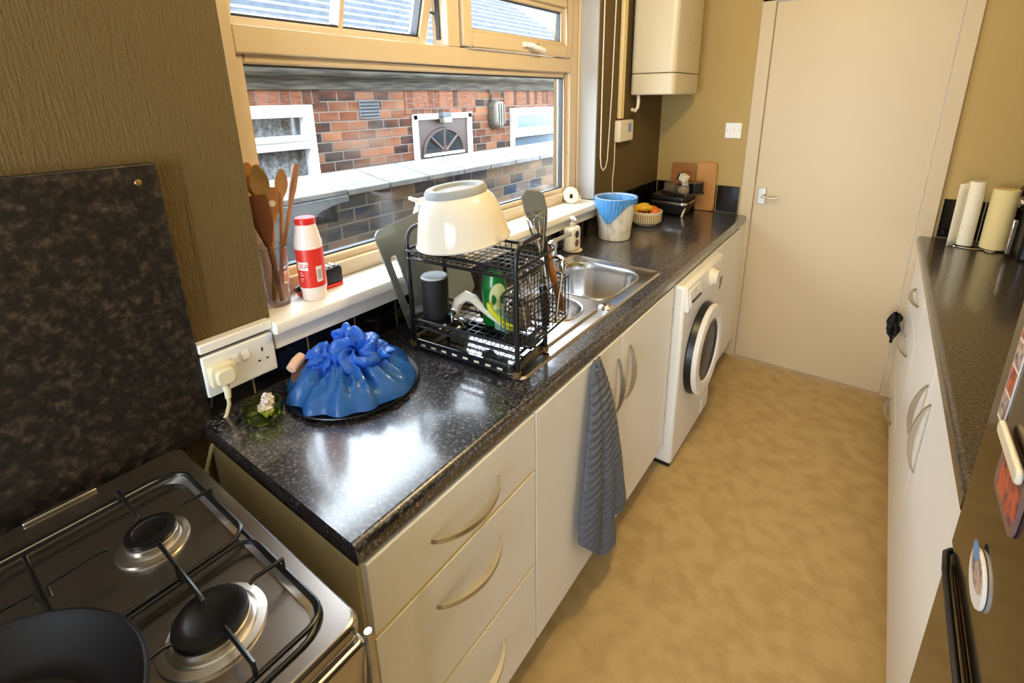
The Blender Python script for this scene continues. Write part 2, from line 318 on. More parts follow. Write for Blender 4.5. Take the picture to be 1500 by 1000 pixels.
# tiles (black glossy, beige grout) as structure
TZ = 1.062
b = MB(); y = .0; ys = [.0, .121, .268, .412, .559, .706, .853, 1.0, 1.147, 1.294, 1.441, 1.588, 1.79-.055, 1.882, 2.029, 2.176, 2.323, 2.47, 2.617, 2.709]
for i in range(len(ys)-1): b.box(0.0005, .006, ys[i]+.0022, ys[i+1]-.0022, .912, 1.05 if ys[i] < 1.85 else TZ+.01)
struct('trim_3', b, Mtile, .001)
struct('trim_4', MB().box(.0002, .004, .0, YE, .911, 1.049), Mgrout)
xs = [.006, .077, .227, .377, .505]
b = MB()
for i in range(4): b.box(xs[i]+.002, xs[i+1]-.002, YE-.006, YE-.0005, .913, 1.07)
b2 = [1.42, 1.57, 1.72, 1.87, 1.975]
for i in range(4): b.box(b2[i]+.002, b2[i+1]-.002, YE-.006, YE-.0005, .913, 1.10)
struct('trim_5', b, Mtile, .001)
struct('trim_6', MB().box(.006, .507, YE-.004, YE-.0002, .911, 1.066).box(1.418, 1.975, YE-.004, YE-.0002, .911, 1.098), Mgrout)
# window
WX0, WX1 = -.175, -.10
b = MB()
def frm(b, y0, y1, z0, z1, wd, x0, x1):
    b.box(x0, x1, y0, y0+wd, z0, z1).box(x0, x1, y1-wd, y1, z0, z1).box(x0, x1, y0+wd, y1-wd, z0, z0+wd).box(x0, x1, y0+wd, y1-wd, z1-wd, z1)
FZ0 = 1.086
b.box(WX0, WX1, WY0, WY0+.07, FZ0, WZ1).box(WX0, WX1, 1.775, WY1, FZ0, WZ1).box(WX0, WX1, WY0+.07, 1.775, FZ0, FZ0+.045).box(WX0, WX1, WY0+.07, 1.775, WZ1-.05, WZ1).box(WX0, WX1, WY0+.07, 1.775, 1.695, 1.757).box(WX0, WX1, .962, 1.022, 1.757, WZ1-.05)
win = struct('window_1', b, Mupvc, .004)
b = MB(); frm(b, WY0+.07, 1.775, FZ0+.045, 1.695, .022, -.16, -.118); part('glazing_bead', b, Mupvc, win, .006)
b = MB(); frm(b, WY0+.092, 1.753, FZ0+.067, 1.673, .005, -.15, -.128); part('gasket', b, Mgasket, win)
part('pane', MB().box(-.145, -.135, WY0+.09, 1.755, FZ0+.065, 1.675), Mglass, win)
# right top light: closed sash
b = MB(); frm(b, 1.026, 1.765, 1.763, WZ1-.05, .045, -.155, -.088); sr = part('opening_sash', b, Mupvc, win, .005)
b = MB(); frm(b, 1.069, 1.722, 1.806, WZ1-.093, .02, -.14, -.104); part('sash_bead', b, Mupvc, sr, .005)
b = MB(); frm(b, 1.088, 1.703, 1.825, WZ1-.112, .004, -.135, -.115); part('gasket', b, Mgasket, sr)
part('pane', MB().box(-.128, -.120, 1.085, 1.706, 1.82, WZ1-.11), Mglass, sr)
b = MB().box(-.088, -.074, 1.375, 1.43, 1.782, 1.80).tube([(-.078, 1.40, 1.79), (-.066, 1.41, 1.789), (-.06, 1.44, 1.782), (-.058, 1.49, 1.774)], [.008, .009, .010, .008], 10)
part('sash_handle', b, Mwhitep, sr, .001)
part('handle_lock', MB().box(-.088, -.084, 1.475, 1.487, 1.79, 1.80), Mgasket, sr)
# left top light: open, hinged at the top, bottom pushed out
hinge = (-.15, 0, WZ1-.055); RM = rot(hinge, 'Y', 17)
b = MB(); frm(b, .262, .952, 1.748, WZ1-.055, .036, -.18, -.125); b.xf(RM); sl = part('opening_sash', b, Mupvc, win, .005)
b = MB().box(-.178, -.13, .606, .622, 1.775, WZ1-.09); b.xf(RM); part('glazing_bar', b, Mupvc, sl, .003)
b = MB(); frm(b, .298, .916, 1.784, WZ1-.091, .006, -.165, -.135); b.xf(RM); part('gasket', b, Mgasket, sl)
b = MB().box(-.151, -.150, .296, .918, 1.782, WZ1-.089); b.xf(RM); part('pane', b, Mglass, sl)
part('friction_stay', MB().tube([(-.14, .958, 1.80), (-.15, .956, 1.86), (-.20, .95, 1.88), (-.21, .95, 1.95)], .005, 8).box(-.15, -.135, .955, .962, 1.78, 1.93), Mgasket, win)
# sill
b = MB().prism([(-.10, 1.05), (.03, 1.05), (.045, 1.056), (.047, 1.07), (.043, 1.082), (.034, 1.0855), (-.10, 1.0855)], .176, 1.85, 'Y')
sill = single('window_sill', b, Msill, None, None, kind='structure', bevel=.002); 
struct('trim_7', MB().box(.0065, .022, .178, 1.862, 1.008, 1.049), Msill, .003)
struct('trim_8', MB().box(.0005, .028, .017, .176, 1.068, 1.09), Msill, .003)
struct('trim_9', MB().box(-.098, -.001, 1.855, 1.8645, 1.087, 2.055), mat('reveal_grey', hexc(170, 170, 172), .7), .002)
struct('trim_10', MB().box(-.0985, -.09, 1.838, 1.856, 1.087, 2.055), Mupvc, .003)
# ------------------------------------------------------------------ outside
xh = -2.3
hs = thing('neighbouring_house', 'old red brick terrace house with slate roof beyond the yard wall', 'house', (-3.6, 3, -.3))
b = MB(); segs = [(.2, .55, None), (.55, 1.785, (.5, 1.555)), (1.785, 2.75, None), (2.75, 3.53, (-.3, 1.45)), (3.53, 4.2, None), (4.2, 5.9, (.5, 1.472)), (5.9, 7.6, None)]
for y0, y1, hole in segs:
    if hole is None: b.box(-2.5, xh, y0, y1, -.3, 1.78)
    else:
        b.box(-2.5, xh, y0, y1, hole[1], 1.78)
        if hole[0] > -.3: b.box(-2.5, xh, y0, y1, -.3, hole[0])
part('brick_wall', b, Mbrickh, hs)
part('corbel_course', MB().box(-2.5, xh+.03, .2, 7.6, 1.66, 1.74), Mdirt, hs)
b = MB().tube([(xh+.09, .2, 1.80), (xh+.09, 7.6, 1.80)], .055, 14); part('gutter', b, Mdirt, hs)
part('eaves_stone', MB().box(xh-.05, xh+.06, .2, 7.6, 1.735, 1.80), Mdirt, hs)
for y0, y1, z0 in ((.3, 1.86, 1.557), (2.68, 3.62, 1.45), (4.1, 6.0, 1.48)):
    part('soldier_course', MB().box(xh-.02, xh+.006, y0, y1, z0, 1.665), Mbrickv, hs)
# roof: overlapping slate rows
rb = MB(); m = .6
for k in range(15):
    x0 = -2.20-.135*k; z0 = 1.86+m*(-2.2-x0)*1.0
    x1 = x0-.20; z1 = z0+m*.20
    yy = 7.0 if k > 6 else 7.0
    yr = 6.66+(.03 if k % 2 else 0)
    rb.add([(x0, .1, z0), (x0, yr, z0), (x1, yr, z1), (x1, .1, z1), (x0, .1, z0+.045), (x0, yr, z0+.045), (x1, yr, z1-.006), (x1, .1, z1-.006)], [(0, 3, 2, 1), (4, 5, 6, 7), (0, 1, 5, 4), (1, 2, 6, 5), (2, 3, 7, 6), (3, 0, 4, 7)])
part('slate_roof', rb, Mslate, hs)
part('rear_roof_slope', MB().prism([(-4.18, 3.02), (-6.2, 1.8), (-6.2, 1.7), (-4.18, 2.9)], .1, 6.66, 'Y'), Mslate, hs)
# left window of the house
def outwin(y0, y1, z1, zt, z0, glass_m, curtain):
    fb = MB(); frm(fb, y0, y1, z0, z1, .055, xh-.06, xh+.03); fb.box(xh-.06, xh+.03, y0+.05, y1-.05, zt-.035, zt+.035)
    f = part('window_frame', fb, Mupvco, hs, .006)
    b1 = MB(); frm(b1, y0+.05, y1-.05, zt+.03, z1-.05, .035, xh-.03, xh+.045); part('vent_frame', b1, Mupvco, f, .006)
    part('pane', MB().box(xh-.03, xh-.02, y0+.05, y1-.05, z0+.05, z1-.05), Mglass if curtain else glass_m, f)
    if curtain:
        cb = MB().grid(160, 4, lambda u, v: (xh-.09+.012*math.sin(u*90), y0+.03+(y1-y0-.06)*u, z0+.03+(z1-z0-.06)*v)); part('net_curtain', cb, Mcurt, f)
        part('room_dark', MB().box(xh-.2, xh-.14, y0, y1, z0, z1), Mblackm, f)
outwin(.55, 1.785, 1.555, 1.28, .5, None, True)
outwin(4.2, 5.9, 1.472, 1.18, .5, Mbluegl, False)
# house door
fb = MB().box(xh-.02, xh+.03, 2.75, 2.80, .0, 1.45).box(xh-.02, xh+.03, 3.47, 3.53, .0, 1.45).box(xh-.02, xh+.03, 2.75, 3.53, 1.40, 1.45)
df = part('door_frame', fb, Mupvco, hs, .005)
dl = part('door_leaf', MB().box(xh-.01, xh+.008, 2.80, 3.47, 0, 1.40), Mbrown, df)
arc = [(3.13+.265*math.cos(a), 1.09+.22*math.sin(a)) for a in [PI*i/20 for i in range(21)]]
part('fanlight', MB().prism(arc, xh+.007, xh+.014, 'X'), Mdarkgl, dl)
rm = MB()
for a in (45, 90, 135):
    A = math.radians(a); rm.tube([(xh+.016, 3.13+.02*math.cos(A), 1.09+.02*math.sin(A)), (xh+.016, 3.13+.265*math.cos(A), 1.09+.22*math.sin(A))], .016, 6)
rm.tube([(xh+.016, p[0], p[1]) for p in arc], .016, 6)
rm.lathe([(.05, -.01), (.05, .012)], (xh+.012, 3.13, 1.10), 16, 'X'); part('sunburst_bars', rm, Mbrown, dl)
part('fanlight_cill', MB().box(xh+.008, xh+.03, 2.86, 3.40, 1.065, 1.09), Mupvco, dl)
# airbrick
ab = MB().box(xh-.01, xh+.008, 2.205, 2.405, 1.435, 1.582)
av = part('airbrick', ab, Mlead, hs, .003)
sb = MB()
for i in range(5): sb.box(xh+.008, xh+.012, 2.215, 2.395, 1.45+i*.027, 1.462+i*.027)
part('vent_slots', sb, Mblackm, av)
part('airbrick', MB().box(xh-.01, xh+.02, 3.03, 3.19, 1.665, 1.70), Mlead, hs, .003)
# security lamp over the door
t = thing('security_lamp', 'small pale floodlight fixed above the brown neighbouring house door', 'outdoor lamp', (xh+.05, 3.12, 1.36))
part('housing', MB().prism([(3.055, 1.42), (3.175, 1.42), (3.175, 1.46), (3.055, 1.46)], xh+.03, xh+.09, 'X'), Mlead, t, .006)
part('lens', MB().prism([(3.06, 1.36), (3.17, 1.36), (3.172, 1.42), (3.058, 1.42)], xh+.035, xh+.10, 'X'), Mlampg, t, .01)
# bulkhead lamp
t = thing('bulkhead_lamp', 'oval grey bulkhead lamp on the brick wall right of the brown door', 'outdoor lamp', (xh+.04, 3.91, 1.26))
oval = rrect(3.815, 4.01, 1.27, 1.565, .07)
part('back_box', MB().prism(oval, xh, xh+.05, 'X'), Mdirt, t, .01)
part('glass_cover', MB().prism(rrect(3.83, 3.995, 1.285, 1.55, .06), xh+.04, xh+.11, 'X'), Mlampg, t, .025, 4)
cg = MB()
for q in (3.87, 3.91, 3.955): cg.tube([(xh+.05, q, 1.285), (xh+.112, q, 1.31), (xh+.118, q, 1.42), (xh+.112, q, 1.53), (xh+.05, q, 1.55)], .005, 6)
part('wire_cage', cg, Mdirt, t)
part('conduit', MB().tube([(xh+.02, 3.86, 1.56), (xh+.03, 3.85, 1.62), (xh+.02, 3.83, 1.66), (xh, 3.82, 1.66)], .014, 8), Mdirt, t)
# boundary wall with coping stones
bw = thing('boundary_wall', 'dark weathered brick yard wall topped with flat pale coping stones', 'wall', (-1.13, 3, -.3))
part('brickwork', MB().box(-1.22, -1.035, 1.075, 7, -.3, 1.125), Mbrickw, bw)
part('brickwork', MB().box(-1.22, -1.03, -1.5, 1.075, -.3, 1.0), Mbrickw, bw)
y = 1.13; k = 0
while y < 6.6:
    wd = .27+.02*((k*37) % 3)
    cb = MB().prism([(-1.005, 1.122), (-1.005, 1.152), (-1.30, 1.205), (-1.30, 1.15)], y+.004, y+wd-.004, 'Y')
    part('coping_stone', cb, Mconc, bw, .004); y += wd; k += 1
y = 1.13
while y > -.6:
    cb = MB().prism([(-1.005, 1.13), (-1.005, 1.156), (-1.30, 1.209), (-1.30, 1.15)], y-.396, y-.004, 'Y')
    part('coping_stone', cb, Mconc, bw, .004); y -= .4
# rounded cement haunch at the near end
pr = [(1.13, 1.128), (-.9, 1.128), (-.9, .80), (.84, .80)]+[(.845+.27*(1-math.cos(a)), .93+.165*math.sin(a)) for a in [PI/2*i/10 for i in range(11)]]+[(1.13, 1.095)]
part('cement_haunch', MB().prism(pr, -1.2, -1.0, 'X'), Mlead, bw, .004)
struct('floor_yard', MB().box(-9, -.25, -4, 14, -.4, -.3), Mground)
# far building behind the roof
fb = thing('far_house', 'distant grey roofed brick house seen over the slate roof', 'house', (-8, 12, -.3))
part('gable_wall', MB().box(-9, -6.5, 10.0, 16, -.3, 3.3), Mbrickh, fb)
part('roof', MB().prism([(-6.3, 3.25), (-9.4, 5.3), (-9.4, 5.1), (-6.3, 3.12)], 9.9, 16, 'Y'), Mslate, fb)
# ------------------------------------------------------------------ left run of units
H = .91; FX = .565
def bow_handle(name, p0, p1, out, parent, m=Mnickel, label=None, wdt=.014):
    """arched strap handle between two fixing points, bulging along vector out"""
    p0 = Vector(p0); p1 = Vector(p1); out = Vector(out); n = 22; ax = (p1-p0).normalized(); side = ax.cross(out.normalized())
    vs = []; fs = []
    for i in range(n+1):
        t = i/n; h = math.sin(PI*t)**.65; c = p0.lerp(p1, t)+out*h; tk = out.normalized()*(.004+.011*math.sin(PI*t))
        for s1 in (-1, 1):
            wd = wdt*.62
            vs += [c+side*wd*s1/1.6, c+side*wd*s1/1.6-tk]
    for i in range(n):
        a = i*4; q = a+4
        fs += [(a, q, q+2, a+2), (a+1, a+3, q+3, q+1), (a, a+1, q+1, q), (a+2, q+2, q+3, a+3)]
    fs += [(0, 2, 3, 1), (n*4, n*4+1, n*4+3, n*4+2)]
    b = MB().add(vs, fs, True)
    return part(name, b, m, parent, label=label)
# drawer unit
u = thing('drawer_unit', 'white three drawer base unit beside the gas cooker', 'kitchen cabinet', (.3, .25, 0), 'white base units of the left run')
part('carcass', MB().box(.02, .545, .004, .4975, .115, .866), Mcarc, u, .001)
part('plinth', MB().box(.50, .515, .004, .4975, 0, .114), Mplinth, u)
for z0, z1, hz, nm in ((.706, .862, .787, 'top'), (.406, .697, .622, 'mid'), (.121, .397, .29, 'low')):
    d = part('drawer_front', MB().box(.546, FX, .010, .4955, z0, z1), Mwhite, u, .0015)
    bow_handle('handle', (FX, .148, hz), (FX, .352, hz), (.046, 0, 0), d)
for z in (.7015, .4015): part('edge_strip', MB().box(.545, .5635, .008, .4965, z-.0045, z+.0045), Mgapc, u)
# sink unit
u = thing('sink_unit', 'white double door base unit under the sink', 'kitchen cabinet', (.3, .98, 0), 'white base units of the left run')
part('carcass', MB().box(.02, .545, .4985, .515, .115, .866).box(.02, .545, 1.456, 1.4725, .115, .866).box(.02, .545, .515, 1.456, .115, .132).box(.02, .03, .515, 1.456, .132, .7), Mcarc, u)
part('plinth', MB().box(.50, .515, .4985, 1.4725, 0, .114), Mplinth, u)
d = part('door', MB().box(.546, FX, .5005, .9845, .121, .862), Mwhite, u, .0015)
bow_handle('handle', (FX, .962, .79), (FX, .958, .592), (.031, 0, 0), d)
part('hook', MB().tube([(FX, .778, .858), (FX+.012, .778, .858), (FX+.02, .780, .848), (FX+.026, .780, .856)], .003, 8), Mnickel, d)
d = part('door', MB().box(.546, FX, .9885, 1.4705, .121, .862), Mwhite, u, .0015)
bow_handle('handle', (FX, 1.052, .80), (FX, 1.036, .604), (.031, 0, 0), d)
# end unit
u = thing('end_unit', 'white narrow base unit between washing machine and door', 'kitchen cabinet', (.3, 2.4, 0), 'white base units of the left run')
part('carcass', MB().box(.02, .545, 2.075, 2.66, .115, .866), Mcarc, u)
part('plinth', MB().box(.50, .515, 2.075, 2.70, 0, .114), Mplinth, u)
d = part('door', MB().box(.546, FX, 2.07, 2.565, .121, .862), Mwhite, u, .0015)
bow_handle('handle', (FX, 2.105, .818), (FX, 2.12, .612), (.031, 0, 0), d)
part('filler_panel', MB().box(.54, .558, 2.568, 2.705, .115, .866), Mwhite, u, .001)
# worktop with rounded front edge and a cut-out for the sink
def wt_prof(z0, z1, x0, x1, r=.014, n=6):
    p = [(x0, z0), (x1-.004, z0), (x1, z0+.006)]+[(x1-r+r*math.cos(a), z1-r+r*math.sin(a)) for a in [PI/2*i/n for i in range(n+1)]]+[(x0, z1)]
    return p
wt = MB()
SX0, SX1, SY0, SY1 = .095, .505, .528, 1.485
IX0, IX1, IY0, IY1 = .12, .48, .55, 1.46
wt.prism(wt_prof(H-.042, H, IX1, .5622), -.002, YE-.001, 'Y')
wt.box(.0065, IX1, -.002, IY0, H-.042, H).box(.0065, IX1, IY1, YE-.001, H-.042, H).box(.0065, IX0, IY0, IY1, H-.042, H)
wtop = single('worktop', wt, Mtop, 'long black speckled worktop along the window wall with the sink set in', 'worktop')
# ------------------------------------------------------------------ sink
t = thing('kitchen_sink', 'stainless steel one and a half bowl sink with drainer', 'sink', (.3, 1.0, .80))
def well(c, rx, ry, depth, z, rr, n=48):
    """bowl as stacked rounded-rect loops"""
    L = []
    for (s, dz, k) in ((0, .0, 0), (-.004, -.006, 0), (-.008, -.03, 0), (-.018, -depth+.03, 0), (-.035, -depth+.008, 0), (-.06, -depth, 0)):
        L.append([(x, y, z+dz) for x, y in rrect(c[0]-rx-s, c[0]+rx+s, c[1]-ry-s, c[1]+ry+s, max(.015, rr+s*.8), 8)])
    return L
sk = MB(); zt = H+.0045
main = rrect(.150, .455, 1.085, 1.425, .09, 8); half = rrect(.20, .425, .845, 1.035, .085, 8)
# deck as a grid with height field: rim lip, drainer grooves; wells cut by masks
def inside(poly, x, y):
    c = False; n = len(poly)
    for i in range(n):
        x1, y1 = poly[i]; x2, y2 = poly[(i+1) % n]
        if (y1 > y) != (y2 > y) and x < (x2-x1)*(y-y1)/(y2-y1)+x1: c = not c
    return c
bm = bmesh.new()
def loop_edges(bm, pts, z):
    vs = [bm.verts.new((x, y, z)) for x, y in pts]; return [bm.edges.new((vs[i], vs[(i+1) % len(vs)])) for i in range(len(vs))]
deck_out = rrect(SX0+.012, SX1-.012, SY0+.012, SY1-.012, .02, 6)
ed = loop_edges(bm, deck_out, zt-.002)+loop_edges(bm, main, zt-.002)+loop_edges(bm, half, zt-.002)
bmesh.ops.triangle_fill(bm, use_beauty=True, use_dissolve=False, edges=ed)
sk.add([v.co for v in bm.verts], [tuple(q.index for q in f.verts) for f in (bm.verts.index_update() or bm.faces)]); bm.free()
o1 = rrect(SX0, SX1, SY0, SY1, .025, 6); o2 = rrect(SX0+.005, SX1-.005, SY0+.005, SY1-.005, .022, 6)
n = len(o1); V = [(x, y, H+.0006) for x, y in o1]+[(x, y, zt+.001) for x, y in o2]+[(x, y, zt-.002) for x, y in deck_out]
sk.add(V, [(i, (i+1) % n, n+(i+1) % n, n+i) for i in range(n)]+[(n+i, n+(i+1) % n, 2*n+(i+1) % n, 2*n+i) for i in range(n)], True)
part('deck', sk, Msteel, t)
def bowl_mb(poly, depth):
    cx = sum(p[0] for p in poly)/len(poly); cy = sum(p[1] for p in poly)/len(poly); b = MB(); n = len(poly); V = []
    lv = [(1.0, 0), (.985, -.006), (.965, -.03), (.93, -depth+.035), (.86, -depth+.010), (.70, -depth)]
    for s_, dz in lv: V += [(cx+(x-cx)*s_, cy+(y-cy)*s_, zt-.002+dz) for x, y in poly]
    F = []
    for k in range(len(lv)-1): F += [(k*n+i, k*n+(i+1) % n, (k+1)*n+(i+1) % n, (k+1)*n+i) for i in range(n)]
    F.append(tuple((len(lv)-1)*n+i for i in range(n)))
    return b.add(V, F, True), (cx, cy)
bb, c1 = bowl_mb(main, .16); bo = part('main_bowl', bb, Msteel, t)
part('waste_strainer', MB().lathe([(.0, .004), (.03, .004), (.042, .0), (.044, -.002)], (c1[0], c1[1], zt-.16), 24), Mchrome, bo)
bb, c2 = bowl_mb(half, .11); bo = part('half_bowl', bb, Msteel, t)
part('waste_strainer', MB().lathe([(.0, .004), (.025, .004), (.034, .0), (.036, -.002)], (c2[0], c2[1], zt-.11), 24), Mchrome, bo)
# raised rounded ribs of the drainer and bowl rim beads
rb = MB()
for i in range(6):
    x = .15+i*.062; rb.tube([(x, .575, zt-.004), (x, .585, zt-.0005), (x, .80 if 1 <= i <= 4 else 1.0, zt-.0005), (x, (.815 if 1 <= i <= 4 else 1.02), zt-.004)], .0042, 8)
part('drainer_ribs', rb, Msteel, t)
rb = MB().tube([(x, y, zt-.001) for x, y in rrect(.146, .459, 1.081, 1.429, .092, 8)], .0028, 8, closed=True).tube([(x, y, zt-.001) for x, y in rrect(.196, .429, .841, 1.039, .087, 8)], .0028, 8, closed=True)
part('bowl_rim_bead', rb, Msteel, t)
part('waste_control_knob', MB().lathe([(.026, 0), (.026, .003), (.022, .006), (.018, .007), (.016, .009), (0, .010)], (.473, 1.055, zt-.002), 28), Mchrome, t)
# tap
t = thing('kitchen_tap', 'chrome mixer tap behind the sink beside the soap bottle', 'tap', (.118, 1.33, zt))
part('tap_body', MB().lathe([(.026, 0), (.026, .006), (.02, .01), (.018, .085), (.021, .09), (.021, .11), (.012, .118), (0, .12)], (.118, 1.28, zt-.001), 28), Mchrome, t)
part('spout', MB().tube([(.118, 1.28, zt+.045), (.14, 1.268, zt+.056), (.165, 1.258, zt+.060), (.190, 1.248, zt+.056), (.198, 1.245, zt+.042)], [.013, .012, .011, .011, .012], 14), Mchrome, t)
part('tap_lever', MB().tube([(.118, 1.28, zt+.112), (.115, 1.33, zt+.110), (.110, 1.39, zt+.107), (.106, 1.44, zt+.105)], [.011, .009, .008, .0095], 12), Mchrome, t)
# ------------------------------------------------------------------ washing machine
t = thing('washing_machine', 'white front loading washing machine under the left worktop', 'washing machine', (.3, 1.77, 0))
WYa, WYb = 1.500, 2.052
part('cabinet', MB().box(.04, .60, WYa, WYb, .02, .862), Mwhite, t, .012, 3)
part('top_seam', MB().box(.12, .56, WYa-.0006, WYa+.002, .758, .761), Mprint, t)
part('kick_foot', MB().box(.07, .59, WYa+.01, WYb-.01, 0, .0195), Mblackp, t)
part('control_panel', MB().prism([(.598, .752), (.598, .858), (.606, .856), (.618, .765), (.612, .752)], WYa+.008, WYb-.008, 'Y'), Mwhite, t, .003)
dr = part('detergent_drawer', MB().prism([(.606, .768), (.602, .845), (.612, .84), (.622, .775)], WYa+.02, WYa+.17, 'Y'), Mwhite, t, .003)
part('drawer_grip', MB().box(.612, .624, WYa+.035, WYa+.15, .790, .797), Mblackp, dr)
part('brand_mark', MB().box(.612, .6145, WYa+.070, WYa+.105, .820, .826), Mprint, dr)
part('programme_dial', MB().lathe([(.042, .60), (.042, .622), (.036, .628), (.030, .642), (0, .644)], (0, 1.83, .808), 32, 'X'), Mcream, t, label='round white programme dial')
cy, cz = 1.778, .480
part('door_seal', MB().lathe([(.212, .598), (.216, .606), (.210, .630), (.200, .634)], (0, cy, cz), 48, 'X', cap=True), Mblackp, t, label='black glossy door ring')
dd = part('door', MB().lathe([(.209, .630), (.212, .638), (.204, .650), (.166, .654), (.148, .648), (.144, .638), (.144, .630)], (0, cy, cz), 56, 'X', cap=False), Mwhite, t)
part('porthole_glass', MB().lathe([(0, .625), (.06, .627), (.12, .632), (.145, .642)], (0, cy, cz), 40, 'X', cap=False), mat('porthole_glass', hexc(60, 62, 66), .06, spec=.8), dd)
part('filter_flap', MB().box(.600, .604, WYb-.13, WYb-.02, .04, .12), Mwhite, t, .001)
# ------------------------------------------------------------------ gas cooker
t = thing('gas_cooker', 'stainless steel gas cooker with four burners beside the splashback', 'cooker', (.35, -.31, 0))
CY0, CY1, CX0, CX1, HZ = -.565, -.06, .045, .655, .902
part('body', MB().box(CX0+.01, CX1-.045, CY0+.005, CY1-.005, .02, .872), Msteel2, t, .004)
ho = [(x, y) for x, y in rrect(CX0, CX1, CY0, CY1, .02, 6)]; hi = rrect(.115, .625, CY0+.032, CY1-.028, .05, 6)
hb = MB().ring(ho, hi, HZ-.03, HZ, 'Z')
hob = part('hob_top', hb, Msteel2, t, .008, 3)
well_o = hi; n = len(hi); cx_, cy_ = .37, (CY0+CY1)/2
V = []
for s_, z in ((1, HZ-.001), (.985, HZ-.006), (.965, HZ-.012), (.0, HZ-.0125)):
    V += [(cx_+(x-cx_)*s_, cy_+(y-cy_)*s_, z) for x, y in hi]
part('hob_well', MB().add(V, [(k*n+i, k*n+(i+1) % n, (k+1)*n+(i+1) % n, (k+1)*n+i) for k in range(3) for i in range(n)], True), Msteel2, hob)
part('well_gasket', MB().tube([(x, y, HZ+.001) for x, y in hi], .0035, 8, closed=True), Mblackp, hob)
part('rear_hinge', MB().box(.05, .062, -.30, -.20, HZ+.0005, HZ+.006).box(.05, .062, -.42, -.335, HZ+.0005, HZ+.006), Msteel2, hob, .002)
part('front_panel', MB().prism([(.612, .77), (.612, .872), (.664, .872), (.664, .86), (.652, .77)], CY0+.004, CY1-.004, 'Y'), Msteel2, t, .006, 3)
part('side_trim', MB().tube([(.664, CY1-.001, .882), (.668, CY1-.001, .82), (.660, CY1-.001, .60), (.655, CY1-.001, .3)], .006, 8), Msteel2, t)
od = part('oven_door', MB().box(.612, .645, CY0+.008, CY1-.008, .12, .755), Mblackp, t, .006)
part('oven_handle', MB().tube([(.645, CY1-.05, .73), (.685, CY1-.05, .735), (.685, CY0+.05, .735), (.645, CY0+.05, .73)], .009, 12), Mchrome, od)
for i in range(5): part('control_knob', MB().lathe([(.02, .652), (.019, .672), (.014, .678), (0, .679)], (0, CY1-.07-.09*i, .815), 24, 'X'), Mblackp, t)
burn = [(.262, -.180, .036), (.494, -.186, .047), (.262, -.435, .044), (.500, -.435, .044)]
for bx, by, r in burn:
    z = HZ-.012
    bs = part('burner_base', MB().lathe([(r*1.42, z), (r*1.40, z+.004), (r*1.18, z+.006), (r*1.1, z+.003), (r*1.04, z+.004), (r*1.0, z+.016), (r*.9, z+.018), (0, z+.018)], (bx, by, 0), 40), Malu, hob)
    part('burner_cap', MB().lathe([(r*.98, z+.0185), (r*1.0, z+.021), (r*.97, z+.027), (r*.70, z+.029), (r*.62, z+.027), (0, z+.027)], (bx, by, 0), 40), Mblack, bs)
# pan supports: two wire grates
GZ = HZ+.026; LZ = HZ-.006
def grate(x0, x1, lab):
    pts = rrect(x0, x1, CY0+.05, CY1-.026, .03, 5); g = MB().tube([(x, y, LZ+.009) for x, y in pts], .0038, 8, closed=True)
    yy = [(-.185, .0), (-.435, .0)]
    xm = .262 if x1 < .45 else .50
    for yc, _ in yy:
        g.tube([(x0, yc, LZ+.009), (x0, yc, GZ), (xm-.035, yc, GZ), (xm-.028, yc, GZ-.004)], .0032, 8)
        g.tube([(x1, yc, LZ+.009), (x1, yc, GZ), (xm+.040, yc, GZ), (xm+.033, yc, GZ-.004)], .0032, 8)
        for s_ in (-1, 1):
            ye = yc+s_*.125 if abs(yc+s_*.125+.31) > .02 or 1 else yc
            ye = (CY1-.026) if (yc > -.3 and s_ > 0) else (CY0+.05 if (yc < -.3 and s_ < 0) else -.3125+s_*-.008)
            g.tube([(xm, ye, LZ+.009), (xm, ye, GZ-.004), (xm, yc+s_*.058, GZ), (xm, yc+s_*.05, GZ-.004)], .0032, 8)
    g.tube([(x0, -.3125, LZ+.009), (x1, -.3125, LZ+.009)], .003, 8)
    return part('pan_support', g, Mblack, hob, label=lab)
grate(.135, .386, 'rear black wire pan support'); grate(.396, .612, 'front black wire pan support')
# frying pan on the front left burner
pc = (.505, -.425)
t = thing('frying_pan', 'large dark non stick frying pan on the front left burner', 'frying pan', (pc[0], pc[1], GZ+.003))
z = GZ+.004
part('pan_body', MB().lathe([(0, z), (.115, z), (.135, z+.006), (.160, z+.040), (.166, z+.046), (.168, z+.044), (.163, z+.040), (.137, z+.002), (.117, z-.003+.003), (0, z+.0001)][:6]+[(.163, z+.0475), (.157, z+.042), (.132, z+.010), (.118, z+.0035), (0, z+.0035)], (pc[0], pc[1], 0), 64), Mpan, t)
part('pan_base', MB().lathe([(0, z+.0045), (.112, z+.0045), (.114, z+.0036)], (pc[0], pc[1], 0), 64), Mpan2, t)
part('pan_handle', MB().tube([(pc[0]+.10, pc[1]-.13, z+.035), (pc[0]+.14, pc[1]-.19, z+.05), (pc[0]+.18, pc[1]-.26, z+.06), (pc[0]+.20, pc[1]-.31, z+.06)], [.010, .011, .013, .012], 12), Mblackp, t)
# splashback panel
t = thing('splashback_panel', 'tall dark granite effect splashback panel behind the cooker', 'splashback', (.012, -.6, .87))
part('panel', MB().box(.0008, .022, -1.25, .016, .872, 1.478), Msplash, t, .002)
part('fixing_screw', MB().lathe([(.006, .022), (.005, .0235), (.0025, .024), (.002, .0225), (0, .0225)], (0, -.018, 1.445), 20, 'X'), Mbrass, t, label='brass screw in the top corner')
